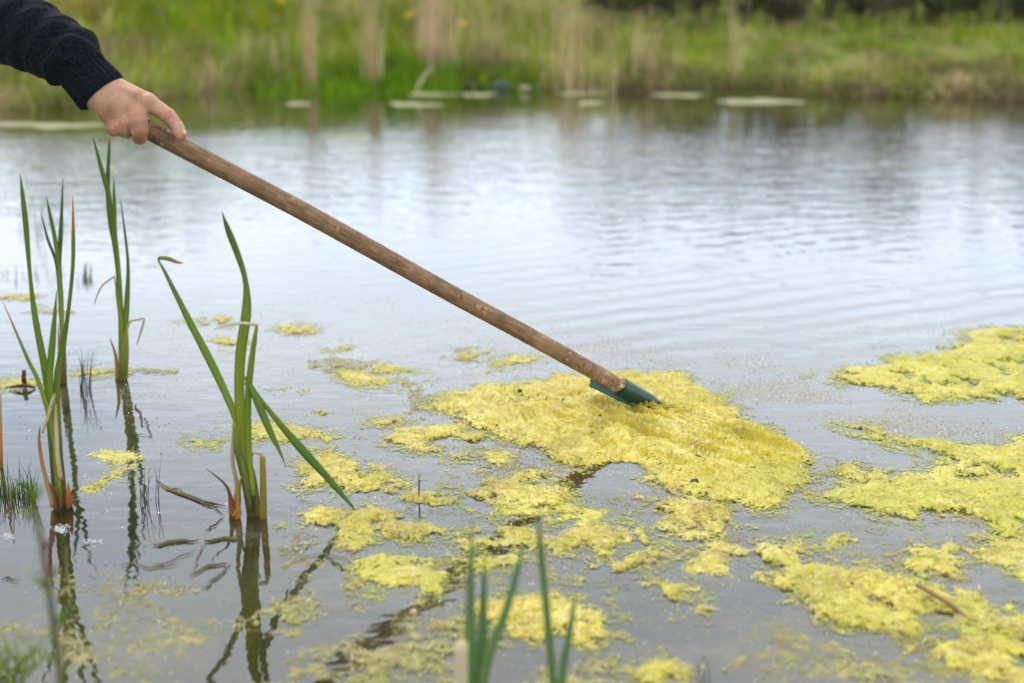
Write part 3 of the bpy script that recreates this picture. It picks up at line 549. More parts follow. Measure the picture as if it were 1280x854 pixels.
# --- cattail A2 behind it
b = G(80, 478); Y2 = b[1]
A2 = empty('cattail', (b[0], Y2, 0), 'thin cattail standing farther out directly behind the leftmost one', 'cattail', 'cattails growing out of the pond')
leafpx(A2, [(81, 488, 3), (78, 430, 3.5), (77, 373, 3), (74, 333, 3.4), (76, 290, 3.4), (79, 221, .4)], Y2, CB, n=28)
leafpx(A2, [(79, 450, 2), (76, 380, 3), (73, 333, 2.6), (69, 300, 3.4), (62, 266, 2.4), (58, 246, .4)], Y2-0.01, CG, n=26)
leafpx(A2, [(79, 460, 2), (76, 400, 2.5), (71, 333, 2.4), (60, 300, 2.2), (51, 265, .4)], Y2+0.01, CB, n=26)
leafpx(A2, [(80, 486, 4), (79, 440, 3.5), (77, 400, 2)], Y2-0.005, [(0, BRN), (0.5, (0.3, 0.25, 0.08)), (1, LG)], name='stem_sheath', n=14, flat=0.7, thick=0.9)
leafpx(A2, [(75, 480, 2), (74, 440, 1.8), (73, 405, .4)], Y2-0.01, CD, mat=DRY, name='dead_leaf', n=10)
# --- cattail B
b = G(152, 470); YB = b[1]
B = empty('cattail', (b[0], YB, 0), 'middle cattail with narrow upright leaves reaching just below the hand', 'cattail', 'cattails growing out of the pond')
leafpx(B, [(152, 484, 4), (152, 460, 5), (151, 402, 4), (147, 340, 3), (140, 290, 2.6), (136, 245, 4), (126, 208, 3.4), (115, 166, .4)], YB, CG, n=34, twist=.4)
leafpx(B, [(153, 470, 3), (152, 400, 3), (145, 322, 2.6), (138, 283, 2.8), (135, 250, 3), (135, 220, 3.3), (137, 172, 1.5)], YB+0.01, CB, n=30)
leafpx(B, [(154, 460, 2), (152, 390, 3), (148, 330, 3), (144, 290, 2.8), (143, 257, 3), (142, 221, .4)], YB-0.01, CG, n=26)
leafpx(B, [(155, 470, 4), (156, 417, 5), (159, 373, 4.2), (160, 330, 2.4), (156, 290, 1.8), (150, 245, .3)], YB-0.015, CB, n=28)
leafpx(B, [(152, 440, 3), (151, 400, 3.6), (147, 373, 2.6), (143, 343, .5)], YB-0.02, [(0, YG), (1, LG)], n=16)
leafpx(B, [(153, 486, 5.5), (155, 450, 6), (157, 425, 4), (159, 405, .6)], YB-0.025, [(0, OLV), (0.4, (0.3, 0.32, 0.05)), (1, YG)], name='stem_sheath', n=14, flat=0.7, thick=0.9)
leafpx(B, [(144, 346, 1), (138, 349, 1.2), (128, 357, 1), (122, 368, 1), (118, 381, .4)], YB-0.02, [(0, TAN), (1, (0.6, 0.42, 0.25))], mat=DRY, name='dry_leaf', n=14)
leafpx(B, [(159, 412, 1), (163, 402, 1.4), (172, 400, 1.4), (180, 399, 1.4), (176, 415, 1.4), (171, 431, .5)], YB-0.02, CP, mat=DRY, name='dry_leaf', n=20)
leafpx(B, [(146, 480, 2.4), (146, 460, 2.4), (144, 442, 1.8), (137, 422, .5)], YB-0.02, CD, mat=DRY, name='dead_leaf', n=12)
# --- blurred plants close to the camera
YF = 1.22; CF = [(0, (0.24, 0.36, 0.09)), (0.4, (0.19, 0.33, 0.11)), (1, (0.17, 0.30, 0.13))]
F1 = empty('cattail', (float(Q(600, 854, YF)[0]), YF, 0), 'blurred foreground cattail of three blades with a pale cut stub', 'cattail', 'cattails growing out of the pond')
leafpx(F1, [(590, 1010, 10), (590, 860, 11.5), (588, 760, 8), (590, 645, .6)], YF, CF, twist=.2)
leafpx(F1, [(600, 1010, 9), (603, 850, 10), (604, 760, 7), (606, 690, .6)], YF+0.015, CF)
leafpx(F1, [(600, 1000, 8), (604, 850, 9), (632, 765, 7), (646, 715, 5), (655, 677, .6)], YF-0.01, CF)
leafpx(F1, [(577, 1010, 9), (577, 880, 9), (577, 803, 9)], YF-0.015, [(0, TAN), (0.6, PALE), (1, (0.75, 0.6, 0.38))], mat=DRY, name='cut_stub', n=12, flat=0.8, thick=1.1)
F2 = empty('cattail', (float(Q(700, 854, YF)[0]), YF, 0), 'blurred foreground cattail pair of thin blades right of the pale stub', 'cattail', 'cattails growing out of the pond')
leafpx(F2, [(702, 1010, 7), (692, 860, 7), (682, 750, 6), (676, 690, 5.5), (672, 640, .6)], YF+0.03, CF)
leafpx(F2, [(704, 1010, 7), (702, 860, 7), (712, 790, 5.5), (720, 738, 1)], YF+0.02, CF)
YL = 1.05
FL = empty('water_weed', (float(Q(60, 860, YL)[0]), YL, 0), 'blurred reddish stem with small green leaves at the lower left', 'plant')
leafpx(FL, [(78, 1060, 6), (76, 860, 5), (68, 790, 4.5), (56, 700, 4), (44, 640, 3), (38, 606, 1)], YL, [(0, (0.2, 0.22, 0.05)), (0.35, (0.17, 0.2, 0.05)), (0.6, (0.22, 0.13, 0.08)), (0.8, (0.18, 0.2, 0.06)), (1, LG)], name='stem', flat=0.8, thick=1.1)
for (x, y, dx_, dy_, c_) in [(66, 790, 22, -32, LG), (60, 740, -20, -22, LG), (54, 690, 16, -18, (0.25, 0.14, 0.1)), (46, 650, -22, -14, LG), (42, 628, 12, -22, LG), (72, 830, -26, -18, LG), (58, 720, 18, -10, (0.2, .2, .06))]:
    leafpx(FL, [(x, y, 1.5), (x+dx_*.5, y+dy_*.6, 5), (x+dx_, y+dy_, .5)], YL, [(0, c_), (1, c_)], n=10)

# tufts of thin grass / rush
def tuft(name, pxs, label, cat, col1, col2, hw=0.0008, group=None, n=12):
    """pxs: list of blades, each ((x0,y0),(x1,y1),(x2,y2)) ; base on the water"""
    b = G(*pxs[0][0]); root = empty(name, (float(b[0]), float(b[1]), 0), label, cat, group)
    Vs = []; Fs = []; Cs = []; off = 0
    for bl in pxs:
        Yb = G(*bl[0])[1]; P = [Q(x, y, Yb) for x, y in bl]; P[0][2] = -0.01
        A_ = crom(P, n); t = np.linspace(0, 1, n)
        for i in range(n):
            w_ = hw*(1-0.85*t[i])
            for a in (0, 2.1, 4.2): Vs.append(A_[i]+np.array([math.cos(a)*w_, math.sin(a)*w_, 0]))
            Cs += [np.array(col1)*(1-t[i])+np.array(col2)*t[i]]*3
        Fs.append(grid_faces(n, 3, True)+off); off += n*3
    for k, (i0, f) in enumerate(zip(range(0, len(Vs), n*3), Fs)):
        mesh_obj('stalk', np.array(Vs[i0:i0+n*3]), f-k*n*3, GRASS, root, col=np.array(Cs[i0:i0+n*3]))
    return root
def rb(cx, cy, n, spread, hmin, hmax, lean, foot=4):
    out = []
    for _ in range(n):
        x = cx+random.uniform(-spread, spread)*.5; y = cy+random.uniform(-foot, foot)*.5; h_ = random.uniform(hmin, hmax); l = random.gauss(lean, 1)*h_*0.16
        out.append(((x, y), (x+l*.35, y-h_*.55), (x+l, y-h_)))
    return out
DG = (0.05, 0.085, 0.03); MG = (0.11, 0.18, 0.04)
tuft('rush_tuft', rb(106, 488, 16, 16, 30, 66, 0), 'small dark rush tuft between the left and middle cattails', 'rush', DG, MG, 0.0009)
tuft('rush_tuft', rb(187, 628, 9, 26, 30, 72, 0.2), 'sparse thin rushes in open water left of the nearest cattail', 'rush', DG, MG, 0.0007)
tuft('grass_tuft', rb(14, 622, 60, 60, 14, 50, -0.6, 16)+[((random.uniform(10, 60), 620), (random.uniform(20, 50), 606), (random.uniform(-10, 90), random.uniform(590, 612))) for _ in range(14)], 'low green grass tuft at the left edge beside the leftmost cattail', 'grass', MG, LG, 0.0011)
tuft('grass_tuft', [((random.uniform(-60, 40), 850+random.uniform(0, 20)), (random.uniform(-40, 50), 830), (random.uniform(-40, 70), random.uniform(770, 830))) for _ in range(40)], 'blurred pale green grass in the lower left corner', 'grass', (0.26, 0.32, .06), (0.36, 0.44, .05), 0.0022)
tuft('rush_tuft', rb(52, 292, 12, 70, 20, 90, .2, 26), 'faint thin rushes standing out behind the leftmost cattail leaves', 'rush', MG, LG, 0.0009)
tuft('rush_tuft', [((523, 622+i), (523+i, 600), (521+i*2.5, 583+i*4)) for i in range(3)], 'single short twiggy sprig poking through the long algae tongue', 'rush', (0.2, 0.14, 0.07), (0.25, 0.16, .08), 0.0008)
tuft('rush_tuft', [((880+random.uniform(-12, 12), 848), (880+random.uniform(-12, 12), 830), (880+random.uniform(-12, 12), 818)) for _ in range(5)], 'few tiny upright sprouts at the bottom edge in the dark water', 'rush', DG, DG, 0.0007)
tuft('leaf_sprig', rb(45, 348, 18, 130, 4, 16, 0, 14), 'low floating green sprigs behind the leftmost cattail', 'water plant', MG, LG, 0.0014)
tuft('leaf_sprig', rb(108, 348, 10, 12, 8, 20, 0, 8), 'single green sprig floating between left and middle cattails', 'water plant', DG, LG, 0.0022)
leafE = empty('reed_stalk', (float(G(2, 585)[0]), float(G(2, 585)[1]), 0), 'lone orange dead stalk cut by the left edge', 'reed stalk')
leafpx(leafE, [(2, 592, 2.4), (1, 550, 2.2), (1, 492, .8)], G(2, 585)[1], [(0, BRN), (0.4, ORG), (1, TAN)], mat=DRY, name='stalk', n=12, flat=.8, thick=1)

# ------------------------------------------------------------------ floating dead leaves, twigs
def tube(P, Rr, n=24, ns=10, jitter=0.0, cap=True):
    A = crom(np.c_[np.asarray(P, float), np.asarray(Rr, float)], n); C = A[:, :3]; r = A[:, 3]
    T = np.gradient(C, axis=0); T /= np.linalg.norm(T, axis=1)[:, None]; up = np.array([0.13, 0.21, 0.97])
    V = []; UV = []
    for i in range(n):
        s = np.cross(T[i], up); s /= np.linalg.norm(s); q = np.cross(s, T[i])
        for k in range(ns):
            a = 2*math.pi*k/ns; rr = r[i]*(1+jitter*random.gauss(0, 1)); V.append(C[i]+(s*math.cos(a)+q*math.sin(a))*rr); UV.append((abs(k/ns*2-1), i/(n-1)))
    F = grid_faces(n, ns, True).tolist()
    if cap: F += [list(range(ns))[::-1], [(n-1)*ns+k for k in range(ns)]]
    return np.array(V), F, UV
def floater(name, pts, wpx, label, cat, c1, c2, z=0.002, mat=None, group=None, round_=False):
    P = [G(x, y, z) for x, y in pts]; m_ = P[len(P)//2]; Ww = [wpx*m_[1]/FPX*0.8*(0.12, 1.0, 0.75, 0.1)[int(round(3*i/(len(P)-1)))]*random.uniform(.85, 1.1) for i in range(len(P))]
    k_ = len(P)//2; P = list(crom(P, 7)); Ww = list(np.interp(np.linspace(0, 1, 7), [0, .12, .5, .8, 1], [.25, .8, 1, .7, .08])*wpx*.8*m_[1]/FPX); P = [p+np.array([random.gauss(0, .0022), random.gauss(0, .0035), 0]) for p in P]
    if round_:
        V, F, UV = tube(P, Ww, 18, 8, 0.08); t = np.repeat(np.linspace(0, 1, 18), 8)[:, None]; o = mesh_obj(name, V, F, mat or DRY, None, col=np.array(c1)*(1-t)+np.array(c2)*t, uv=UV)
    else: o = blade(name, P, Ww, None, [(0, c1), (1, c2)], mat or DRY, n=16)
    return tag(o, label, cat, group)
FG = 'dead leaves and stalks floating around the nearest cattail'
DL = 'dead leaf'
floater('floating_leaf', [(195, 602), (225, 616), (255, 628), (286, 632)], 3.2, 'grey green dead leaf running from upper left into the cattail base', DL, (0.20, 0.19, 0.10), (0.12, 0.10, .05), group=FG)
floater('floating_leaf', [(226, 618), (258, 630), (280, 645)], 2.2, 'thin olive leaf just below the one running into the cattail base', DL, (0.18, 0.15, .08), (0.09, 0.07, .04), group=FG)
floater('floating_leaf', [(190, 681), (220, 677), (250, 675)], 3.4, 'straight olive leaf pointing at the cattail from the left', DL, (0.22, 0.20, .09), (0.13, 0.11, .05), group=FG)
floater('floating_leaf', [(256, 677), (285, 673), (306, 669)], 3.2, 'straight olive leaf touching the reflection of the cattail', DL, (0.12, 0.14, .05), (0.2, 0.19, .07), group=FG)
floater('floating_leaf', [(240, 720), (262, 708), (285, 704)], 2.8, 'curved brown green leaf left of the cattail reflection', DL, (0.16, 0.17, .06), (0.25, 0.17, .1), group=FG)
floater('floating_leaf', [(255, 735), (270, 722), (287, 705)], 3.0, 'pointed grey leaf below the curved brown green one', DL, (0.22, 0.24, .14), (0.15, 0.13, .07), group=FG)
floater('floating_leaf', [(406, 694), (416, 702), (431, 716)], 2.6, 'short green leaf right of the reflected leaf blades', DL, (0.14, 0.2, .07), (0.10, 0.14, .05), group=FG)
floater('floating_stalk', [(355, 698), (400, 690), (430, 700), (468, 716)], 1.1, 'hair thin pale stalk beside the short green leaf', 'stalk', (0.4, 0.36, .28), (0.3, 0.22, .14), group=FG)
floater('floating_stalk', [(240, 712), (250, 690), (254, 676)], 1.3, 'bent pinkish brown stalk crossing the straight olive leaves', 'stalk', (0.3, 0.19, .14), (0.3, 0.19, .14), group=FG)
floater('floating_stalk', [(190, 707), (215, 700), (248, 684)], 1.2, 'thin reddish stalk under the straight olive leaf', 'stalk', (0.26, 0.14, .09), (0.2, 0.12, .08), group=FG)
floater('floating_stalk', [(150, 705), (185, 708), (226, 704)], 1.6, 'long pale brown stalk lying farther left', 'stalk', (0.3, 0.24, .15), (0.26, 0.2, .12), group=FG)
floater('floating_stalk', [(258, 664), (270, 655), (279, 646)], 1.6, 'small dark crooked stalk at the cattail foot', 'stalk', (0.06, .05, .03), (0.08, .06, .03), group=FG)
floater('floating_leaf', [(196, 604), (215, 612), (235, 618)], 1.6, 'short pinkish leaf scrap at the far end of the group', DL, (0.36, 0.28, .17), (0.30, 0.2, .12), group=FG)
floater('floating_stalk', [(170, 505), (176, 520), (181, 534)], 2.0, 'short brown stalk floating right of the middle cattail reflection', 'stalk', (0.12, 0.08, .05), (0.16, 0.10, .06))
floater('floating_stalk', [(0, 726), (12, 722), (24, 724)], 2.0, 'short dark stalk floating at the left edge', 'stalk', (0.16, 0.12, .06), (0.16, 0.12, .06))
tw = [G(1146, 731, .012), G(1170, 745, .010), G(1192, 758, .006), G(1212, 776, .002)]
V, F, UV = tube(tw, [.0026, .0030, .0024, .0016], 22, 8, 0.10)
tag(mesh_obj('twig', V, F, DRY, None, col=np.tile([[0.33, 0.20, .10]], (len(V), 1)), uv=UV), 'reddish brown twig resting on the algae at lower right', 'twig')
V, F, UV = tube([G(1262, 730, .01), G(1240, 738, .004), G(1213, 752, .001)], [.0014, .0012, .001], 12, 6)
sb = empty('stump', tuple(G(30, 482).tolist()), 'broken brown stump sticking out by the left edge', 'stump')
V, F, UV = tube([G(34, 486, -0.02), Q(30, 476, G(30, 482)[1]), Q(30, 463, G(30, 482)[1])], [.0045, .0045, .004], 12, 8, 0.08); mesh_obj('trunk', V, F, DRY, sb, col=np.tile([[0.13, 0.075, .04]], (len(V), 1)), uv=UV)
V, F, UV = tube([G(12, 484, .004), G(30, 482, .008), G(44, 485, .002)], [.002, .0032, .0015], 12, 8, 0.08); mesh_obj('root', V, F, DRY, sb, col=np.tile([[0.13, 0.08, .04]], (len(V), 1)), uv=UV)

# dark bits lying on the raked mat
def bit(px, py, rx, lab, col=(0.02, 0.022, 0.028), hz=0.010):
    for _ in range(4): c = G(px, py, hz); hz = mat_top(c[0], c[1])+0.0012
    n = 9; r = rx*c[1]/FPX
    an = np.linspace(0, 2*math.pi, n, endpoint=False); rr = r*(1+0.25*rng.normal(size=n).clip(-1, 1)); yy = 1.1
    lo = np.stack([c[0]+rr*np.cos(an), c[1]+rr*yy*np.sin(an), np.full(n, c[2]-0.004)], -1); mi = np.stack([c[0]+rr*.8*np.cos(an), c[1]+rr*.8*yy*np.sin(an), np.full(n, c[2]+.0005)+.0008*rng.normal(size=n)], -1)
    V = np.vstack([lo, mi, [[c[0], c[1], c[2]+0.0008]]]); F = grid_faces(2, n, True).tolist()+[[n+i, n+(i+1) % n, 2*n] for i in range(n)]
    tag(mesh_obj('leaf_scrap', V, F, DEB, None, col=np.tile([col], (len(V), 1)), smooth=False), lab, 'leaf scrap', 'dark scraps lying on the raked mat')
bit(868, 600, 6, 'largest black scrap, near the lower edge of the raked mat'); bit(873, 569, 5, 'flat grey black scrap in the middle of the raked mat'); bit(650, 487, 4.2, 'round black scrap at the upper left of the raked mat')
bit(683, 504, 4.0, 'slanted black scrap left of the handle on the raked mat'); bit(776, 501, 2.6, 'tiny black scrap right under the rake head'); bit(877, 502, 4, 'dark brown scrap on the far right corner of the raked mat', (0.05, .035, .03)); bit(751, 519, 2.2, 'tiny dark scrap below and left of the rake head')
bit(1065, 729, 2.6, 'dark speck like scrap on the broad lower right mat', (0.1, .05, .05)); bit(976, 684, 3, 'brown scrap on the far edge of the broad lower right mat', (0.12, .08, .03)); bit(852, 564, 2.4, 'white petal like scrap on the raked mat', (0.8, .8, .8))

# specks: scum dust, foam, crumbs
def specks(name, label, n, sampler, smin, smax, cols, z0=0.001, mat=DEB, flat=0.35, power=2.0):
    P = sampler(n); n = len(P); s = smin+(smax-smin)*rng.random(n)**power; D = np.clip(P[:, 1], 1.2, 9)/2.2; s = s*D
    an = np.linspace(0, 2*math.pi, 5, endpoint=False)[None]+rng.uniform(0, 6, (n, 1)); rr = s[:, None]*(1+0.3*rng.uniform(-1, 1, (n, 5)))
    ring = np.stack([P[:, 0:1]+rr*np.cos(an), P[:, 1:2]+rr*np.sin(an)*1.2, np.full((n, 5), z0-0.0015)], -1); top = np.stack([P[:, 0], P[:, 1], z0+s*flat], -1)[:, None]
    V = np.concatenate([ring, top], 1).reshape(-1, 3); b_ = (np.arange(n)*6)[:, None]; i = np.arange(5)[None]; F = np.stack([b_+i, b_+(i+1) % 5, np.broadcast_to(b_+5, (n, 5))], -1).reshape(-1, 3)
    c = np.array(cols)[rng.integers(0, len(cols), n)].repeat(6, 0)*rng.uniform(0.8, 1.15, (n, 1)).repeat(6, 0)
    return tag(mesh_obj(name, V, F, mat, None, col=c), label, kind='stuff')
def band(line, wpx):
    L_ = np.array(line, float)
    def f(n):
        t = rng.uniform(0, len(L_)-1, n); i = t.astype(int); fr = (t-i)[:, None]; p = L_[i]*(1-fr)+L_[np.minimum(i+1, len(L_)-1)]*fr
        p = p+rng.normal(size=(n, 2))*np.array([28, wpx]); g = np.array([G(x, y) for x, y in p])
        k = fbm(g[:, 0]*7, g[:, 1]*9, 3, 55)+rng.uniform(-.55, .55, n) > 0.0; return g[k]
    return f
def area(x0, y0, x1, y1, thr=0.0, sd_=61):
    def f(n):
        g = np.array([G(x, y) for x, y in np.c_[rng.uniform(x0, x1, n), rng.uniform(y0, y1, n)]]); k = fbm(g[:, 0]*5, g[:, 1]*5, 3, sd_)+rng.uniform(-.4, .4, len(g)) > thr; return g[k]
    return f
DUST = [(0.46, 0.42, 0.34), (0.58, 0.56, 0.50), (0.36, 0.31, 0.23), (0.48, 0.48, 0.36)]
specks('scum_dust', 'band of pale dust and pollen scum drifting past the rake', 22000, band([(560, 445), (700, 432), (800, 436), (900, 452), (960, 480), (1020, 506), (1100, 525), (1190, 540), (1300, 556)], 11), 0.0004, 0.0012, DUST)
specks('scum_dust', 'denser pale dust band on the right side of the pond', 12000, band([(900, 488), (960, 492), (1020, 500), (1120, 522), (1220, 548), (1290, 552)], 8), 0.0004, 0.0012, DUST)
specks('scum_dust', 'thin dust scattered between the cattails and the handle', 9000, area(150, 370, 700, 560, 0.1), 0.0004, 0.0017, DUST)
specks('algae_crumbs', 'loose yellow algae crumbs between the mats', 5200, area(380, 380, 1280, 860, 0.12, 63), 0.0006, 0.004, [(0.55, 0.55, 0.10), (0.42, 0.46, 0.08), (0.65, 0.60, 0.22)], z0=0.0, flat=0.15, power=3)
def rim(n):
    out = []; ok = [e for e, k in EDGES if k != 3]; per = [sum(math.dist(e[i-1], e[i]) for i in range(len(e))) for e in ok]
    for e, L_ in zip(ok, per):
        m_ = int(n*L_/sum(per)); E = np.array(e); i = rng.integers(0, len(E), m_); t = rng.random(m_)[:, None]; p = E[i-1]*(1-t)+E[i]*t+rng.normal(size=(m_, 2))*np.array([.022, .028]); out.append(p)
    p = np.concatenate(out); return np.c_[p, np.zeros(len(p))]
specks('algae_crumbs', 'yellow green algae fragments shed along the rims of the mats', 17000, rim, 0.0005, 0.0036, [(0.50, 0.45, 0.06), (0.36, 0.36, 0.06), (0.58, 0.52, 0.16), (0.28, 0.20, 0.08)], z0=0.0005, flat=0.2, power=3.5)
specks('leaf_crumbs', 'dark crumbs of dead leaf on the water', 1500, area(0, 400, 1280, 860, 0.1, 65), 0.0006, 0.0022, [(0.06, 0.04, 0.02), (0.12, 0.08, .04), (0.03, .03, .03)], power=3)
specks('foam_flecks', 'white foam flecks and bubbles dotted on the water', 800, area(0, 380, 1280, 860, 0.2, 67), 0.0006, 0.002, [(0.85, 0.86, 0.88)], power=3, flat=0.6)
def foam_cluster(cx, cy, rx, ry, n, lab):
    def f(m_): return np.array([G(cx+rx*random.gauss(0, .45), cy+ry*random.gauss(0, .45)) for _ in range(m_)])
    P = f(n); Vs = []; Fs = []; off = 0
    for p in P:
        r = random.uniform(.0008, .0026); nu, nv = 4, 8
        for i in range(nu):
            a = i/(nu-1)*1.4
            for j in range(nv): Vs.append((p[0]+r*math.cos(a)*math.cos(j*math.pi/4), p[1]+r*math.cos(a)*math.sin(j*math.pi/4), r*math.sin(a)*.8))
        Fs.append(grid_faces(nu, nv, True)+off); off += nu*nv
    tag(mesh_obj('foam', np.array(Vs), np.concatenate(Fs), FOAM), lab, 'foam')
foam_cluster(76, 662, 13, 6, 60, 'round clump of white foam below the leftmost cattail'); foam_cluster(118, 677, 16, 5, 36, 'slanted streak of foam right of the round clump'); foam_cluster(10, 670, 10, 5, 30, 'small foam patch at the left edge')

# ------------------------------------------------------------------ rake: handle and head
ctrl = [(160, 149, 2.020), (232, 187, 2.05), (370, 259.5, 2.115), (465, 312, 2.16), (560, 365, 2.21), (680, 430, 2.285), (786, 489, 2.345)]
HP = [Q(x, y, Y_) for x, y, Y_ in ctrl]
rake = empty('rake', tuple(G(815, 510).tolist()), 'long wooden handled rake with a green head pulling algae', 'rake')
V, F, UV = tube(HP, [.0136, .0137, .0140, .0141, .0140, .0139, .0136], 90, 28, 0.006)
n_, ns_ = 90, 28
hobj = mesh_obj('handle', V, F, STICK, rake, uv=UV)
# socket: a bent, slightly flared sleeve with wall thickness
SP = [Q(774, 482.3, 2.338), Q(788, 490, 2.346), Q(802, 497, 2.354), Q(815, 502.5, 2.361), Q(825, 510, 2.366)]
def shell(P, Ro, Ri, n, ns, sq):
    A1 = crom(np.c_[np.array(P), np.array(Ro)], n); C_ = A1[:, :3]; T = np.gradient(C_, axis=0); T /= np.linalg.norm(T, axis=1)[:, None]; V = []
    for rr, rad in ((0, A1[:, 3]), (1, A1[:, 3]-Ri)):
        for i in range(n):
            s = np.cross(T[i], [0, 1, 0]); s /= np.linalg.norm(s); q = np.cross(T[i], s)     # s upright, q across
            for k in range(ns):
                a = 2*math.pi*k/ns; V.append(C_[i]+s*math.cos(a)*rad[i]*sq[0]+q*math.sin(a)*rad[i]*sq[1] + T[i]*(0.006*math.cos(a) if i == 0 else 0))
    F = grid_faces(n, ns, True).tolist(); F2 = (grid_faces(n, ns, True)[:, ::-1]+n*ns).tolist(); E = []
    for base in (0, (n-1)*ns):
        for k in range(ns): E.append([base+k, base+(k+1) % ns, n*ns+base+(k+1) % ns, n*ns+base+k])
    return np.array(V), F+F2+E
V, F = shell(SP, [.0158, .0156, .0142, .0112, .0065], .0016, 20, 24, (1, 1))
sock = mesh_obj('socket', V, F, GREENP, rake)
V, F, _ = tube([Q(795, 493.5, 2.350), Q(817, 504.5, 2.362)], [.0125, .0080], 6, 14); mesh_obj('socket_lining', V, F, RUST, sock)
# screw on the socket
sc = Q(790, 491, 2.349)+np.array([0.002, -0.0150, 0.005]); V, F, _ = tube([sc, sc+np.array([0, -0.0025, 0.001])], [.0032, .0026], 3, 10); mesh_obj('screw', V, F, RUST, sock)
# curved plate running back under the handle
pl = [Q(737, 475.5, 2.362), Q(752, 482.5, 2.358), Q(772, 492.5, 2.354), Q(792, 501, 2.352)]; PL = crom(pl, 14); V = []
for k_ in (0, 1):
    for i in range(14):
        for j in range(7):
            v = (j/6-.5); V.append(PL[i]+np.array([0.004*v*1.0, 0.020*v, -0.0055*(1-4*v*v)+0.0016*k_+0.006*v-0.004]))
f1 = grid_faces(14, 7); F = f1[:, ::-1].tolist()+(f1+98).tolist()
bd = [i*7 for i in range(14)]+[13*7+j for j in range(1, 7)]+[i*7+6 for i in range(12, -1, -1)]+[j for j in range(5, 0, -1)]
F += [[bd[i-1], bd[i], bd[i]+98, bd[i-1]+98] for i in range(len(bd))]
mesh_obj('head_plate', np.array(V), F, plain_material('dull_green_enamel', (0.006, 0.075, 0.055), 0.6), rake)
for k_ in range(6):     # teeth sunk in the algae
    yo = -0.02+k_*0.030; b0 = Q(820, 508, 2.366)+np.array([0.0, yo+0.0, -0.004])
    V, F, _ = tube([b0+np.array([0, 0, -0.006]), b0+np.array([0.006, 0, -0.016]), b0+np.array([0.004, 0, -0.05])], [.0032, .003, .0018], 8, 8); mesh_obj('tooth', V, F, GREENP, rake)
b0 = Q(820, 508, 2.366)
V, F, _ = tube([b0+np.array([0, -0.03, -0.012]), b0+np.array([0.002, 0.14, -0.014])], [.0048, .0048], 8, 10); mesh_obj('head_bar', V, F, GREENP, rake)

# wet strands hanging over the head and trailing into the mat
Vs = []; Fs = []; Cs = []; off = 0
for k_ in range(34):
    t_ = random.random(); a0 = SP[1]+(SP[4]-SP[1])*(0.35+0.65*t_); rr_ = .0150-.007*t_; sgn = random.uniform(-1, 1)
    top_ = a0+np.array([0, -rr_*abs(math.sin(sgn)), rr_*math.cos(sgn)*(1 if k_ % 3 else -.2)+.0006]); mid = a0+np.array([random.gauss(.004, .004), -rr_-.003, random.uniform(-.008, .0)])
    e_ = a0+np.array([random.gauss(.02, .022), -rr_-random.uniform(.01, .035), 0]); e_[2] = mat_top(e_[0], e_[1])
    V, F, _ = tube([top_, mid, e_], [.0007, .0009, .0005], 8, 4); Vs.append(V); Fs += [[i+off for i in f] for f in F]; off += len(V); Cs += [random.choice([(0.52, 0.42, 0.02), (0.60, 0.52, 0.10), (0.36, 0.36, 0.04)])]*len(V)
tag(mesh_obj('algae_strands', np.vstack(Vs), Fs, FIL, None, col=np.array(Cs)), 'wet yellow algae strands dragged over the green rake head', kind='stuff')

# ------------------------------------------------------------------ signed-distance surfaces (hand, body)
def surface_nets(Vv, origin, h):
    s = Vv < 0; nx, ny, nz = Vv.shape
    c = np.zeros((nx-1, ny-1, nz-1), int)
    for a in (0, 1):
        for b_ in (0, 1):
            for d_ in (0, 1): c += s[a:nx-1+a, b_:ny-1+b_, d_:nz-1+d_]
    act = (c > 0) & (c < 8); idx = -np.ones(act.shape, int); I = np.argwhere(act); idx[act] = np.arange(len(I))
    acc = np.zeros((len(I), 3)); cnt = np.zeros(len(I))
    cor = [(a, b_, d_) for a in (0, 1) for b_ in (0, 1) for d_ in (0, 1)]
    for p in cor:
        for ax in range(3):
            if p[ax]: continue
            q = list(p); q[ax] = 1; va = Vv[I[:, 0]+p[0], I[:, 1]+p[1], I[:, 2]+p[2]]; vb = Vv[I[:, 0]+q[0], I[:, 1]+q[1], I[:, 2]+q[2]]
            m_ = (va < 0) != (vb < 0); t = va/(va-vb+1e-12); pt = np.tile(np.array(p, float), (len(I), 1)); pt[:, ax] += t
            acc[m_] += pt[m_]; cnt[m_] += 1
    Vt = (I+acc/cnt[:, None])*h+origin; F = []
    for ax in range(3):
        sl = [slice(None)]*3; sl2 = [slice(None)]*3; sl[ax] = slice(0, -1); sl2[ax] = slice(1, None)
        e_ = s[tuple(sl)] != s[tuple(sl2)]; o1, o2 = [(1, 2), (2, 0), (0, 1)][ax]
        E = np.argwhere(e_); ok = (E[:, o1] > 0) & (E[:, o2] > 0) & (E[:, o1] < Vv.shape[o1]-1) & (E[:, o2] < Vv.shape[o2]-1); E = E[ok]
        def at_(d1, d2):
            k = E.copy(); k[:, o1] -= d1; k[:, o2] -= d2; return idx[k[:, 0], k[:, 1], k[:, 2]]
        q = np.stack([at_(1, 1), at_(0, 1), at_(0, 0), at_(1, 0)], -1); ins = s[tuple(sl)][E[:, 0], E[:, 1], E[:, 2]]
        q[~ins] = q[~ins][:, ::-1]; F.append(q)
    return Vt, np.concatenate(F)
def cap_sd(P, a, b_, ra, rb_):
    a = np.array(a, float); b_ = np.array(b_, float); ab = b_-a; t = np.clip(((P-a)@ab)/(ab@ab+1e-12), 0, 1)
    return np.linalg.norm(P-a-t[..., None]*ab, axis=-1)-(ra+(rb_-ra)*t), t
def smin(a, b_, k): h_ = np.clip(0.5+0.5*(b_-a)/k, 0, 1); return b_*(1-h_)+a*h_-k*h_*(1-h_)
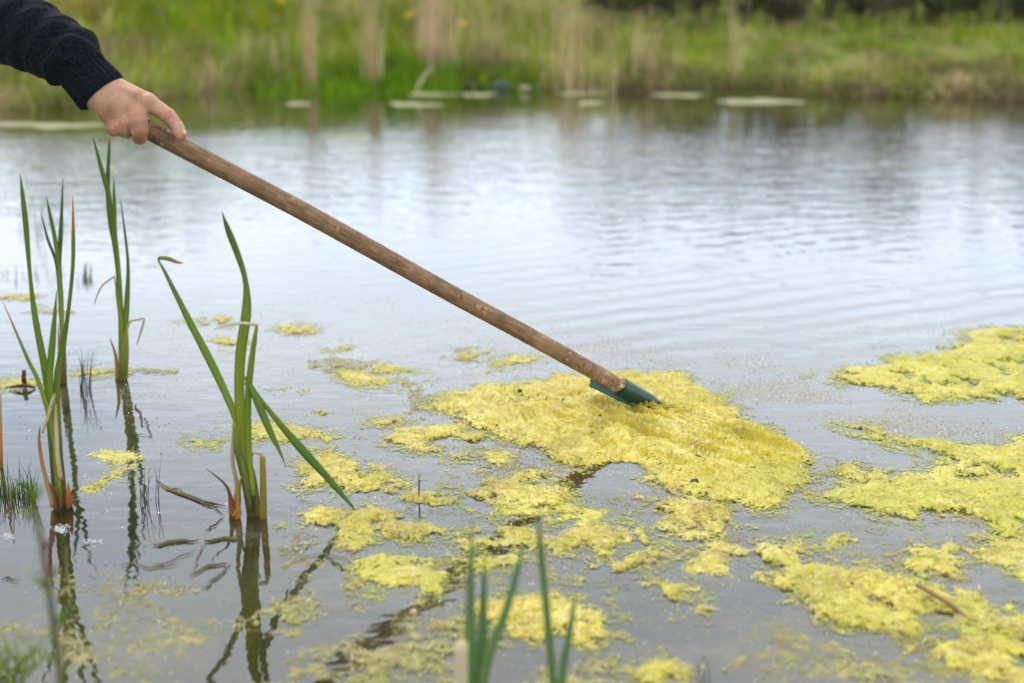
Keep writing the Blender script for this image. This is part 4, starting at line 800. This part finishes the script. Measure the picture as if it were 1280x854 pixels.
HY = 2.025; hdep = float((Q(170, 140, HY)-C0)@FW); PXM = hdep/FPX*1000   # mm per px
def HC(px, py, d): return np.array([(px-170)*PXM, (140-py)*PXM, d])       # hand frame, mm: right, up, away
def H2W(V): o_ = C0+FW*hdep+RT*((170-640)/FPX*hdep)+UP*((427-140)/FPX*hdep); return o_+(V[:, 0:1]*RT+V[:, 1:2]*UP+V[:, 2:3]*FW)/1000
h = 1.25; lo = np.array([-118., -62, -48]); hi = np.array([82., 92, 62]); dims = ((hi-lo)/h).astype(int)
gxx, gyy, gzz = np.meshgrid(*[lo[i]+h*np.arange(dims[i]) for i in range(3)], indexing='ij'); P = np.stack([gxx, gyy, gzz], -1)
def chain(pts):
    d = None
    for (p, r0), (q, r1) in zip(pts[:-1], pts[1:]):
        c_, _ = cap_sd(P, HC(*p), HC(*q), r0, r1); d = c_ if d is None else smin(d, c_, 2.0)
    return d
palm = chain([((70, 62, 6), 25), ((108, 95, 6), 26), ((124, 114, 8), 28), ((136, 124, 8), 26)])
for a_, ra, b_, rb_ in [((136, 108, 8), 18, (184, 127, 2), 12.8), ((136, 114, 3), 20, (173, 142, -2), 13.5), ((132, 122, 3), 20, (160, 153, -1), 13.5), ((128, 126, 6), 19, (146, 158, 2), 12.5), ((134, 112, 16), 16, (168, 130, 16), 13), ((150, 130, 2), 20, (165, 142, 2), 16)]:
    c_, _ = cap_sd(P, HC(*a_), HC(*b_), ra, rb_); palm = smin(palm, c_, 9)
# tendons and knuckles
for a_, ra, b_, rb_ in [((146, 110, -12), 2.4, (184, 125, -7), 3.0), ((146, 120, -14), 2.4, (172, 141, -12), 3.2), ((140, 130, -12.5), 2.2, (158, 152, -10), 3.0)]:
    c_, _ = cap_sd(P, HC(*a_), HC(*b_), ra, rb_); palm = smin(palm, c_, 7)
for a_, r_ in [((187, 127, -5), 8.8), ((173.5, 146, -14), 8.8), ((159, 156, -11), 8.6), ((145, 159, -6), 8.0)]:
    c_ = np.linalg.norm(P-HC(*a_), axis=-1)-r_; palm = smin(palm, c_, 5)
idx_ = chain([((185, 128.5, 2), 12.6), ((198, 136.5, 4), 10.9), ((209.5, 144.5, 5), 11.5), ((214, 150, 5), 10.0), ((220, 157.5, 5), 9.6), ((225.6, 168, 4), 8.5)])
# flexion creases over the index knuckle
tax = HC(220, 157, 5)-HC(200, 138, 4); tax /= np.linalg.norm(tax)
for off, am, wd in [(-4.5, 1.0, 1.3), (0, 1.4, 1.4), (4.5, 1.0, 1.3), (-9, .6, 1.2), (17, .9, 1.2)]:
    u_ = (P-HC(209, 145, 5))@tax-off; idx_ = idx_+am*np.exp(-(u_/wd)**2)
mid_ = chain([((173, 144, -5), 12.8), ((176, 156, -13), 12.6), ((177, 164.5, -12), 12.2), ((174, 171, 4), 10.3), ((168, 170, 22), 8.8), ((166, 160, 27), 7.8)])
rin_ = chain([((159, 153, -1), 12.0), ((158.5, 160, -4), 10.8), ((156, 163, 8), 9.8), ((153, 160, 22), 8.4), ((154, 152, 27), 7.4)])
lit_ = chain([((145, 156, 2), 11.5), ((143, 161, -1), 10.4), ((140, 161, 10), 9.0), ((138, 155, 22), 7.8), ((140, 147, 26), 6.8)])
thu_ = chain([((128, 112, 20), 15), ((150, 128, 34), 13), ((168, 146, 36), 11), ((178, 159, 33), 9), ((185, 168, 29), 7.5)])
d = smin(palm, idx_, 5.0)
d = smin(d, thu_, 5.0)
f3 = smin(smin(mid_, rin_, 1.6), lit_, 2.2); d = smin(d, f3, 5.0)
d = d+1.0*np.exp(-((mid_-rin_)/1.6)**2)*(np.minimum(mid_, rin_) < 3)+0.8*np.exp(-((rin_-lit_)/1.4)**2)*(np.minimum(rin_, lit_) < 3)
V, F = surface_nets(d, lo, h)
red = np.zeros(len(V))
for a_, r_, am in [((187, 127, -10), 9, .4), ((174, 147, -20), 10, .55), ((159, 158, -16), 10, .55), ((143, 162, -10), 9, .5), ((211, 146, 0), 9, .5), ((228, 171, 2), 8, .6), ((177, 176, -18), 12, .2)]:
    red = np.maximum(red, am*np.exp(-(np.linalg.norm(V-HC(*a_), axis=1)/r_)**2))
base = (-1.45, 2.25, 0.12)
person = empty('person', base, 'person in a dark navy knitted sweater whose bare hand grips the rake handle', 'person')
HW = H2W(V); hand = mesh_obj('hand', HW, F, SKIN, person, attr={'red': red})
sm = hand.modifiers.new('relax', 'SMOOTH'); sm.factor = 0.5; sm.iterations = 1
# index nail
def nail(cpx, ax_, side_, nor_, L_, Wn):
    c_ = HC(*cpx); V = []; nu, nv = 8, 7
    for k_ in (0, 1):
        for i in range(nu):
            for j in range(nv):
                u_ = i/(nu-1)*2-1; v_ = (j/(nv-1)*2-1); ww = math.sqrt(max(0.08, 1-abs(u_)**3*0.75)); V.append(c_+ax_*u_*L_+side_*v_*Wn*ww+nor_*(-1.9*v_*v_*ww*ww-0.5*u_*u_-0.55*k_))
    f1 = grid_faces(nu, nv); n1 = nu*nv; bd = [i*nv for i in range(nu)]+[(nu-1)*nv+j for j in range(1, nv)]+[i*nv+nv-1 for i in range(nu-2, -1, -1)]+[j for j in range(nv-2, 0, -1)]
    FF = f1.tolist()+(f1[:, ::-1]+n1).tolist()+[[bd[i-1], bd[i], bd[i]+n1, bd[i-1]+n1] for i in range(len(bd))]
    return H2W(np.array(V)), FF
ax_ = HC(227, 170, 4)-HC(220, 157, 5); ax_ /= np.linalg.norm(ax_); nor_ = np.array([0.80, 0.28, -0.52]); nor_ -= ax_*(nor_@ax_); nor_ /= np.linalg.norm(nor_); side_ = np.cross(ax_, nor_)
tipc = HC(225.6, 167, 4)+nor_*7.6
V, F = nail((224.8+nor_[0]*8.9/PXM, 166.7-nor_[1]*8.9/PXM, 4+nor_[2]*8.9), ax_, side_, nor_, 4.6, 4.0); mesh_obj('fingernail', V, F, NAIL, hand)

# sleeve: lofted knit with a ribbed cuff (px centre, px half width, depth offset mm)
SL = [(127, 117.5, 30, 6), (125, 115, 32.5, 6), (119, 108, 32.5, 6), (110, 98, 31.5, 6), (103, 90, 31, 6), (98, 83, 33, 6), (92, 76, 37.5, 6), (82, 68, 41.5, 8), (66, 58, 42, 10), (44, 46, 44, 14), (18, 33, 48, 20), (-20, 12, 52, 32), (-70, -15, 54, 50)]
A = crom(np.array([[*HC(x, y, d_), w_*PXM] for x, y, w_, d_ in SL]), 150); nS = 150; ns = 120; C_ = A[:, :3]; r_ = A[:, 3]
T = np.gradient(C_, axis=0); T /= np.linalg.norm(T, axis=1)[:, None]; arc = np.r_[0, np.cumsum(np.linalg.norm(np.diff(C_, axis=0), axis=1))]
V = []; UV = []
for i in range(nS):
    s_ = np.cross(T[i], [0, 0, 1.]); s_ /= np.linalg.norm(s_); q_ = np.cross(s_, T[i]); a = 2*math.pi*np.arange(ns)/ns
    cuff = 1-float(sst(44, 54, arc[i])); fold = float(sst(44, 62, arc[i]))
    rr = r_[i]*(1+0.0*a) + cuff*1.3*np.sin(a*27)*float(sst(0, 4, arc[i])) - (3.5 if i == 0 else 0)
    rr = rr+fold*(2.6*fbm(np.cos(a)*1.6+arc[i]*0.045, np.sin(a)*1.6+arc[i]*0.03, 3, 91)+1.6*np.sin(arc[i]*0.20+1.2*np.sin(a)+0.8))
    rr = rr+0.35*fbm(np.cos(a)*22+arc[i]*.6, np.sin(a)*22+arc[i]*.35, 2, 93)
    for k_ in range(ns): V.append(C_[i]+s_*math.cos(a[k_])*rr[k_]+q_*math.sin(a[k_])*rr[k_]*0.86); UV.append((k_/ns*10, arc[i]/30))
V = np.array(V); F = grid_faces(nS, ns, True)
inner = V[:ns]*0.86+C_[0]*0.14; inner2 = inner+T[0]*14; V = np.vstack([V, inner, inner2]); UV += UV[:ns]*2
F = F.tolist()+[[k_, (k_+1) % ns, nS*ns+(k_+1) % ns, nS*ns+k_][::-1] for k_ in range(ns)]+[[nS*ns+k_, nS*ns+(k_+1) % ns, nS*ns+ns+(k_+1) % ns, nS*ns+ns+k_][::-1] for k_ in range(ns)]
mesh_obj('sleeve', H2W(V), F, WOOL, person, uv=UV)
# wool fuzz on the sleeve edge
K = 5200; pk = rng.integers(ns*3, nS*ns-ns, K); VW = H2W(V); ce = H2W(C_)[pk//ns]; nrm = VW[pk]-ce; nrm /= np.linalg.norm(nrm, axis=1)[:, None]
dr = nrm+0.9*rng.normal(size=(K, 3)); dr /= np.linalg.norm(dr, axis=1)[:, None]; ln = rng.uniform(.0012, .0035, (K, 1)); sd3 = np.cross(dr, rng.normal(size=(K, 3))); sd3 /= np.linalg.norm(sd3, axis=1)[:, None]
Pf = np.stack([VW[pk]-sd3*.00014, VW[pk]+sd3*.00014, VW[pk]+dr*ln], 1).reshape(-1, 3)
tag(mesh_obj('wool_fuzz', Pf, np.arange(K*3).reshape(-1, 3), WOOL, person, uv=np.zeros((K*3, 2))), kind='stuff')
# the rest of the crouching figure, outside the frame
shR = np.array([-1.22, 2.24, 0.98]); elb = H2W(A[-1:, :3])[0]
def sdf_part(name, caps, mat, k=0.05, h=0.014, attr=None):
    pts = np.array([c[0] for c in caps]+[c[1] for c in caps]); lo = pts.min(0)-.2; hi = pts.max(0)+.2; n = ((hi-lo)/h).astype(int)
    g = np.stack(np.meshgrid(*[lo[i]+h*np.arange(n[i]) for i in range(3)], indexing='ij'), -1); d = None
    for a, b_, r0, r1 in caps:
        c_, _ = cap_sd(g, a, b_, r0, r1); d = c_ if d is None else smin(d, c_, k)
    V, F = surface_nets(d, lo, h); o = mesh_obj(name, V, F, mat, person, attr={'red': np.zeros(len(V))}, uv=np.zeros((len(V), 2))); m_ = o.modifiers.new('relax', 'SMOOTH'); m_.iterations = 4; return o
shL = np.array([-1.40, 2.02, 1.0]); pel = np.array([-1.72, 2.2, 0.52]); ch = np.array([-1.38, 2.14, 0.93])
sdf_part('sweater', [(elb, shR, .060, .075), (shR, ch, .08, .13), (ch, shL, .13, .08), (ch, (ch+pel)/2, .155, .15), ((ch+pel)/2, pel, .15, .155), (shL, (-1.25, 1.92, .78), .07, .055), ((-1.25, 1.92, .78), (-1.18, 2.0, .60), .055, .045), (ch, (-1.32, 2.12, 1.06), .11, .07)], WOOL)
sdf_part('trousers', [(pel, (-1.66, 2.30, .50), .15, .12), ((-1.66, 2.32, .50), (-1.24, 2.36, .52), .10, .07), ((-1.24, 2.36, .52), (-1.40, 2.36, .24), .072, .055), (pel, (-1.66, 2.08, .46), .15, .12), ((-1.66, 2.08, .46), (-1.30, 2.02, .24), .10, .07), ((-1.30, 2.02, .24), (-1.66, 2.02, .22), .07, .055)], TROUSER)
sdf_part('boot', [((-1.40, 2.36, .26), (-1.41, 2.36, .14), .06, .055), ((-1.41, 2.36, .13), (-1.22, 2.37, .12), .05, .045)], BOOT, .03, .01)
sdf_part('boot', [((-1.62, 2.02, .22), (-1.80, 2.02, .20), .06, .05), ((-1.80, 2.02, .22), (-1.84, 2.02, .12), .05, .045)], BOOT, .03, .01)
hd = np.array([-1.24, 2.11, 1.22])
sdf_part('head', [((-1.34, 2.12, 1.05), (-1.30, 2.12, 1.14), .055, .055), (hd+[-.02, 0, .02], hd+[.0, 0, .0], .092, .085), (hd+[.02, 0, -.05], hd+[.05, 0, -.08], .06, .04), (hd+[.085, 0, -.01], hd+[.105, 0, -.035], .012, .014), (hd+[-.01, .085, -.02], hd+[-.01, .09, .01], .012, .014), (hd+[-.01, -.085, -.02], hd+[-.01, -.09, .01], .012, .014), (hd+[.08, .03, .015], hd+[.08, -.03, .015], .014, .014), (hd+[.085, .018, -.062], hd+[.085, -.018, -.062], .010, .010)], SKIN, .02, .006)
sdf_part('hair', [(hd+[-.035, 0, .045], hd+[.0, 0, .06], .092, .075), (hd+[-.05, 0, -.01], hd+[-.05, 0, .03], .078, .08)], HAIR, .03, .008)
sdf_part('left_hand', [((-1.18, 2.0, .60), (-1.15, 2.03, .55), .030, .034)]+[((-1.15, 2.03+o_*.8, .54), (-1.11, 2.03+o_*1.1, .49), .012, .009) for o_ in (-.03, -.01, .01, .03)]+[((-1.17, 2.06, .57), (-1.13, 2.09, .55), .014, .010)], SKIN, .012, .005).name = 'other_hand'

# ------------------------------------------------------------------ far bank: grass, reeds, weeds
def blades(bx, by, hgt, wid, col, lean, base_z=None, ncol=None):
    n = len(bx); z = terrain(bx, by) if base_z is None else base_z; az = rng.uniform(0, 2*math.pi, n); fa = rng.uniform(0, math.pi, n)
    lx = np.cos(az)*lean*hgt; ly = np.sin(az)*lean*hgt; sx_ = np.cos(fa)*wid; sy_ = np.sin(fa)*wid*0.6
    B0 = np.stack([bx, by, z-.01], -1); M1 = B0+np.stack([lx*.35, ly*.35, hgt*.6], -1); T1 = B0+np.stack([lx, ly, hgt*(1-.25*lean)], -1); s = np.stack([sx_, sy_, 0*sx_], -1)
    V = np.stack([B0-s, B0+s, M1+s*.8, M1-s*.8, T1], 1).reshape(-1, 3); b_ = np.arange(n)[:, None]*5
    F = [np.concatenate([b_+0, b_+1, b_+2], 1), np.concatenate([b_+0, b_+2, b_+3], 1), np.concatenate([b_+3, b_+2, b_+4], 1)]; F = np.concatenate(F)
    c = np.repeat(col, 5, 0); return V, F, c
GB = np.array([(0.19, 0.31, 0.012), (0.28, 0.37, 0.018), (0.12, 0.21, 0.012), (0.33, 0.33, 0.04)]); GM = np.array([(0.13, 0.215, 0.022), (0.20, 0.27, 0.03), (0.26, 0.28, 0.045), (0.085, 0.155, 0.018)]); ST = np.array([(0.48, 0.38, 0.20), (0.40, 0.30, 0.15), (0.56, 0.46, 0.27), (0.30, 0.21, 0.10)]); RD = np.array([(0.34, 0.13, 0.06), (0.28, 0.16, 0.07), (0.42, 0.22, 0.08)])
def zone_cols(x, y):
    n = len(x); px = 640+x/np.maximum(y, 1)*FPX; nn = fbm(x*1.1, y*0.8, 3, 31); dist = -sdpoly(x, y, POND)
    n4 = fbm(x*3.1, y*1.6, 3, 35); pst = np.clip(0.06+0.6*sst(0.1, 0.55, nn)+0.45*sst(.2, .6, n4)+0.30*sst(0.9, 0.0, dist), 0, .85); pst = pst+0.30*np.exp(-((px-690)/90)**2)*sst(0.5, 2, dist)+0.15*np.exp(-((px-560)/40)**2)
    pst = np.where(px < 160, np.maximum(pst, .35), pst); u = rng.random(n); k = rng.integers(0, 4, n)
    c = np.where(((px < 760) | (nn < -0.15))[:, None], GB[k], GM[k]); c = np.where((u < pst)[:, None], ST[k], c)
    rr = np.exp(-((px-120)/60)**2)*sst(1.5, 3.5, dist)*0.85; c = np.where((rng.random(n) < rr)[:, None], RD[k % 3], c)
    return c*rng.uniform(0.75, 1.2, (n, 1))*(1+0.62*np.clip(fbm(x*2.6, y*1.7, 3, 37), -.9, .9))[:, None]*0.88
def scatter(n, xr, yr, test=None):
    x = rng.uniform(*xr, n); y = rng.uniform(*yr, n); d = -sdpoly(x, y, POND); k = d > 0.0
    if test is not None: k &= test(x, y, d)
    return x[k], y[k]
wedge = lambda x, y, d: np.abs(x) < 0.42*y+1.2
parts = []
x, y = scatter(62000, (-5.6, 6.5), (7.2, 12.5), wedge); cl = 0.35+1.1*sst(-.3, .5, fbm(x*2.6, y*2.2, 3, 41)); parts.append(blades(x, y, rng.uniform(.05, .19, len(x))*cl, rng.uniform(.002, .0055, len(x)), zone_cols(x, y), rng.uniform(.1, .9, len(x))))
x, y = scatter(60000, (-11, 12), (12.5, 27), wedge); cl = 0.5+0.9*sst(-.3, .5, fbm(x*1.4, y*1.4, 2, 42)); parts.append(blades(x, y, rng.uniform(.07, .22, len(x))*cl, rng.uniform(.005, .011, len(x)), zone_cols(x, y), rng.uniform(.1, .8, len(x))))
x, y = scatter(60000, (-5.6, 7), (7.2, 10.6), lambda x, y, d: (d < .40)); parts.append(blades(x, y, rng.uniform(.07, .21, len(x)), rng.uniform(.002, .005, len(x)), zone_cols(x, y), rng.uniform(.2, 1.1, len(x))))
x, y = scatter(9000, (-3.5, 1.5), (9, 13), lambda x, y, d: d > .1); parts.append(blades(x, y, rng.uniform(.12, .32, len(x)), rng.uniform(.0025, .006, len(x)), zone_cols(x, y), rng.uniform(.2, .9, len(x))))
off = 0; VV = []; FF = []; CC = []
for V, F, c in parts:      # the meadow on the right is shorter, grazed turf
    W_ = V.reshape(-1, 5, 3); k = 1-0.42*sst(0.2, 1.6, W_[:, 0, 0]); W_[:, 1:, 2] = W_[:, :1, 2]+(W_[:, 1:, 2]-W_[:, :1, 2])*k[:, None]
for V, F, c in parts: VV.append(V); FF.append(F+off); CC.append(c); off += len(V)
tag(mesh_obj('bank_grass', np.concatenate(VV), np.concatenate(FF), GRASS, None, col=np.concatenate(CC), smooth=False), 'rough green and straw coloured grass on the far bank', kind='stuff')
x, y = scatter(16000, (-3.2, 5), (-0.6, 6.5), lambda x, y, d: (d < 1.6)); V, F, c = blades(x, y, rng.uniform(.04, .14, len(x)), rng.uniform(.001, .003, len(x)), GM[rng.integers(0, 4, len(x))], rng.uniform(.1, .8, len(x)))
tag(mesh_obj('bank_grass', V, F, GRASS, None, col=c, smooth=False), 'short grass along the near bank outside the picture', kind='stuff')
# dry reed stands
def reed_stand(px, py, n, spr, hgt, label, cols=ST, wide=.0030, name='dry_reeds'):
    b_ = G(px, py); root = empty(name, (float(b_[0]), float(b_[1]), 0.0), label, 'reeds', 'dry reed stands on the far bank')
    x = b_[0]+rng.normal(size=n)*spr; y = b_[1]+rng.normal(size=n)*spr*1.2; k = cols[rng.integers(0, len(cols), n)]*rng.uniform(1.0, 1.45, (n, 1))
    V, F, c = blades(x, y, rng.uniform(.55, 1.0, n)*hgt, rng.uniform(.6, 1.2, n)*wide, k, rng.uniform(0, .14, n), base_z=np.maximum(terrain(x, y), -.05)); tag(mesh_obj('reed_stalks', V, F, GRASS, root, col=c, smooth=False), kind='stuff')
    Vs = []; Fs = []; off = 0; m_ = max(6, n//4); T1 = V.reshape(n, 5, 3)[:m_, 4]
    for t in T1:      # frayed seed heads
        for _ in range(5): p = t+np.array([random.gauss(0, .012), random.gauss(0, .012), random.uniform(-.09, .01)]); Vs += [p, p+np.array([random.gauss(0, .01), 0, .04]), p+np.array([.006, 0, .02])]; Fs.append([off, off+1, off+2]); off += 3
    tag(mesh_obj('seed_heads', np.array(Vs), np.array(Fs), GRASS, root, col=np.tile([[0.40, .29, .17]], (len(Vs), 1)), smooth=False), kind='stuff')
reed_stand(390, 113, 85, .020, .85, 'tall narrow dry reed stand at left of the far bank'); reed_stand(468, 112, 100, .028, .80, 'second dry reed stand from the left on the far bank')
RB = np.array([(0.46, 0.33, 0.20), (0.38, 0.26, 0.16), (0.52, 0.41, 0.26)])
reed_stand(546, 108, 150, .07, .85, 'thickest brown reed stand near the middle of the far bank', RB); reed_stand(712, 112, 90, .07, .75, 'thin straw reeds right of the middle of the far bank'); reed_stand(818, 112, 60, .10, .50, 'short sparse straw reeds left of the big scum pad')
reed_stand(758, 116, 40, .12, .45, 'low sparse straw reeds between the two stands'); reed_stand(918, 110, 24, .03, .62, 'single thin tan reed cluster above the big scum pad'); reed_stand(600, 100, 60, .12, .45, 'loose low straw reeds right of the thickest stand', RB); reed_stand(330, 108, 40, .15, .45, 'scattered low reeds at the left of the bank')
b1 = Q(535, 118, 9.65); b2 = Q(530, 88, 9.6)
tag(blade('bent_reed', [Q(519, 116, 9.4), Q(527, 100, 9.45), Q(538, 84, 9.5)], [.006, .008, .003], None, [(0, TAN), (1, PALE)], DRY, n=10), 'short broken pale reed leaning at the foot of the brown stand', 'reed')
# dark stones / clods at the water line
def clod(px, py, r, lab, col):
    c_ = G(px, py); nu, nv = 7, 12; V = []
    for i in range(nu):
        a = -0.4+i/(nu-1)*1.97
        for j in range(nv):
            t = 2*math.pi*j/nv; k = r*(1+.22*random.gauss(0, .6)); V.append((c_[0]+k*1.2*math.cos(a)*math.cos(t), c_[1]+k*math.cos(a)*math.sin(t), .02+k*.75*math.sin(a)))
    tag(mesh_obj('stone', np.array(V), grid_faces(nu, nv, True), DEB, None, col=np.tile([col], (len(V), 1))), lab, 'stone', 'stones at the foot of the far bank')
clod(625, 112, .055, 'dark blue grey stone at the far waterline', (0.05, .055, .075)); clod(592, 111, .045, 'brown clod left of the dark blue stone', (0.07, .04, .03)); clod(545, 104, .05, 'grey stone beneath the brown reed stand', (0.16, .15, .15)); clod(915, 106, .06, 'dark clod above the big scum pad', (0.045, .035, .02)); clod(657, 115, .03, 'small pale stone right of the dark blue one', (0.35, .28, .18))
# tussocks: dark green clumps
def tussock(px, py, n, spr, hgt, lab, pal):
    b_ = G(px, py, 0.12); x = b_[0]+rng.normal(size=n)*spr; y = b_[1]+rng.normal(size=n)*spr; k = pal[rng.integers(0, len(pal), n)]*rng.uniform(.7, 1.1, (n, 1))
    V, F, c = blades(x, y, rng.uniform(.5, 1.0, n)*hgt, rng.uniform(.004, .009, n), k, rng.uniform(.1, 1.0, n)); root = empty('tussock', (float(b_[0]), float(b_[1]), 0.1), lab, 'tussock', 'grass tussocks on the far bank'); tag(mesh_obj('tussock_blades', V, F, GRASS, root, col=c, smooth=False), kind='stuff')
DK = np.array([(0.08, 0.14, 0.02), (0.13, 0.20, 0.03), (0.18, 0.14, 0.06)]); BGc = np.array([(0.15, 0.30, 0.015), (0.20, 0.36, 0.02), (0.12, 0.24, 0.015)])
for px, py, n, sp, hg, lab, pal in [(925, 98, 420, .15, .13, 'dark tussock right above the big scum pad', DK), (1030, 102, 380, .18, .12, 'dark green tussock right of the big scum pad', DK), (430, 95, 900, .30, .24, 'bright green clump between the two left reed stands', BGc), (500, 88, 900, .24, .26, 'bright green clump left of the brown reed stand', BGc),
                                (345, 85, 700, .25, .24, 'bright green clump left of the tall narrow reed stand', BGc), (640, 88, 500, .18, .18, 'green clump above the dark blue stone', BGc), (790, 62, 700, .4, .22, 'dark green rise of grass far behind the thin straw reeds', DK), (240, 70, 600, .3, .2, 'green clump farthest left beyond the hand', BGc),
                                (1190, 92, 500, .22, .16, 'brown green tussock at the right end of the bank', np.array([(0.3, .22, .1), (0.2, .16, .06), (.12, .17, .03)]))]:
    tussock(px, py, n, sp, hg, lab, pal)
# yellow flowers
for px, py, Yf, lab in [(510, 19, 11.5, 'yellow flower left of the brown reed stand'), (580, 29, 11.0, 'yellow flower right of the brown reed stand'), (519, 15, 12.5, 'yellow flower farthest back above the brown reeds'), (352, 0, 12, 'yellow flower at the top edge above the narrow reed stand')]:
    c_ = Q(px, py, Yf); root = empty('yellow_flower', (float(c_[0]), Yf, float(terrain(np.array([c_[0]]), np.array([Yf]))[0])), lab, 'flower', 'yellow flowers on the far bank'); zt = c_[2]
    V, F, _ = tube([np.array(root.location), np.array([c_[0], Yf, zt])], [.004, .003], 4, 5); mesh_obj('stem', V, F, GRASS, root, col=np.tile([[.12, .2, .04]], (len(V), 1)))
    for k in range(6):
        a = k*math.pi/3; p = np.array([c_[0], Yf, zt]); q = np.array([math.cos(a)*.026, math.sin(a)*.015, math.sin(a)*.022]); sdv = np.array([-math.sin(a)*.013, 0, math.cos(a)*.013])
        mesh_obj('petal', np.array([p, p+q*.6+sdv, p+q, p+q*.6-sdv, p+q*.5+np.array([0, -.006, 0])]), [[0, 1, 4], [1, 2, 4], [2, 3, 4], [3, 0, 4], [0, 3, 2, 1]], GRASS, root, col=np.tile([[.85, .55, .02]], (5, 1)), smooth=False)

# ------------------------------------------------------------------ trees and bushes beyond the meadow
def tree(x, y, H, label, cat='tree', leafy=0.5, bushy=False, lc=(0.07, 0.10, 0.035), name='tree', group='trees beyond the meadow'):
    z0 = float(terrain(np.array([x]), np.array([y]))[0])-.05; root = empty(name, (x, y, z0), label, cat, group)
    tr = []; tips = []
    def grow(p, d_, L_, r_, lev):
        m_ = [p]; q = p.copy(); dd = d_.copy()
        for _ in range(3): dd = dd+np.array([random.gauss(0, .10), random.gauss(0, .10), random.gauss(.02, .06)]); dd /= np.linalg.norm(dd); q = q+dd*L_/3; m_.append(q.copy())
        V, F, _u = tube(m_, [r_, r_*.85, r_*.7, r_*.5], 5, 5 if lev else 8); tr.append((V, F)); tips.append((m_[2], r_)); tips.append((m_[3], r_))
        if lev < 3:
            for k in range(4 if lev == 0 else 3):
                a = random.uniform(0, 6.28); el = random.uniform(.3, 1.0); nd = np.array([math.cos(a)*math.cos(el), math.sin(a)*math.cos(el), math.sin(el)])+dd*.4; nd /= np.linalg.norm(nd)
                grow(m_[random.choice([1, 2, 3, 3])], nd, L_*random.uniform(.55, .8), r_*.5, lev+1)
    st = 4 if bushy else 1
    for _ in range(st):
        d0 = np.array([random.gauss(0, .35 if bushy else .06), random.gauss(0, .35 if bushy else .06), 1.0]); grow(np.array([x+random.gauss(0, .1)*(st > 1), y, z0]), d0/np.linalg.norm(d0), H*(.42 if not bushy else .36), H*(.022 if not bushy else .010), 0)
    VV = []; FF = []; off = 0
    for V, F in tr: VV.append(V); FF += [[i+off for i in f] for f in F]; off += len(V)
    V = np.vstack(VV); g = np.array([[0.13, 0.11, 0.085]])*rng.uniform(.7, 1.2, (len(V), 1)); mesh_obj('trunk', V, FF, BARK, root, col=g)
    n = int(2600*leafy); tp = np.array([t[0] for t in tips]); c_ = tp[rng.integers(0, len(tp), n)]+rng.normal(size=(n, 3))*H*.055; c_[:, 2] = np.maximum(c_[:, 2], z0+.05)
    s = rng.uniform(.018, .045, (n, 1))*(H/4)**.5*1.3; u_ = rng.normal(size=(n, 3)); u_ /= np.linalg.norm(u_, axis=1)[:, None]; v_ = np.cross(u_, rng.normal(size=(n, 3))); v_ /= np.linalg.norm(v_, axis=1)[:, None]
    V = np.stack([c_-u_*s, c_+v_*s*.6, c_+u_*s, c_-v_*s*.6], 1).reshape(-1, 3); cc = np.repeat(np.array([lc])*rng.uniform(.6, 1.5, (n, 1)), 4, 0); mesh_obj('crown', V, np.arange(n*4).reshape(-1, 4), GRASS, root, col=cc, smooth=False)
random.seed(21)
tl = ['bare grey tree standing {}', 'thin leafed tree standing {}', 'grey brown bushy tree standing {}']
where = ['at the left end of the wood', 'second from the left end of the wood', 'third from the left end of the wood', 'fourth from the left in the wood', 'fifth from the left in the wood', 'left of the middle of the wood', 'in the middle of the wood', 'right of the middle of the wood', 'fifth from the right in the wood', 'fourth from the right in the wood', 'third from the right in the wood', 'second from the right in the wood', 'at the right end of the wood']
for i in range(13):
    px = 770+i*50; yy = 15.5+random.uniform(0, 3); tree((px-640)/FPX*yy*1.02, yy, random.uniform(1.2, 1.8), tl[i % 3].format(where[i]), leafy=[.45, .9, .6][i % 3], bushy=(i % 3 == 2), lc=[(0.12, .11, .07), (0.11, .15, .05), (.10, .10, .06)][i % 3])
for i in range(12):
    px = 760+i*56; yy = 14.6+random.uniform(0, 1.0); tree((px-640)/FPX*yy, yy, random.uniform(.55, .85), 'dark low bush {} of the row under the wood'.format(['at the left end', 'second from the left', 'third from the left', 'fourth from the left', 'fifth from the left', 'sixth from the left', 'sixth from the right', 'fifth from the right', 'fourth from the right', 'third from the right', 'second from the right', 'at the right end'][i]), 'bush', leafy=1.6, bushy=True, lc=[(0.17, .14, .09), (0.11, .13, .06)][i % 2], name='bush', group='low bushes under the wood')
for px, yy, H, lab, lf in [(215, 20, 2.7, 'leafy green bush seen past the hand at far left', 1.0), (60, 19, 2.2, 'green bush behind the sleeve at far left', 1.0), (400, 24, 1.9, 'low green bush behind the narrow reed stand', .8), (560, 26, 1.6, 'low grey green bush behind the thickest reed stand', .7), (660, 25, 1.3, 'small bush between the reed stand and the wood', .7), (480, 25, 1.5, 'small green bush behind the second reed stand', .7), (310, 23, 1.8, 'round green bush right of the leafy bush at far left', .9), (130, 22, 2.0, 'reddish bush above the cuff at far left', .9)]:
    tree((px-640)/FPX*yy, yy, H, lab, 'bush', lf, True, (0.28, .10, .05) if 'reddish' in lab else (0.09, .16, .03), 'bush', 'bushes behind the left bank')
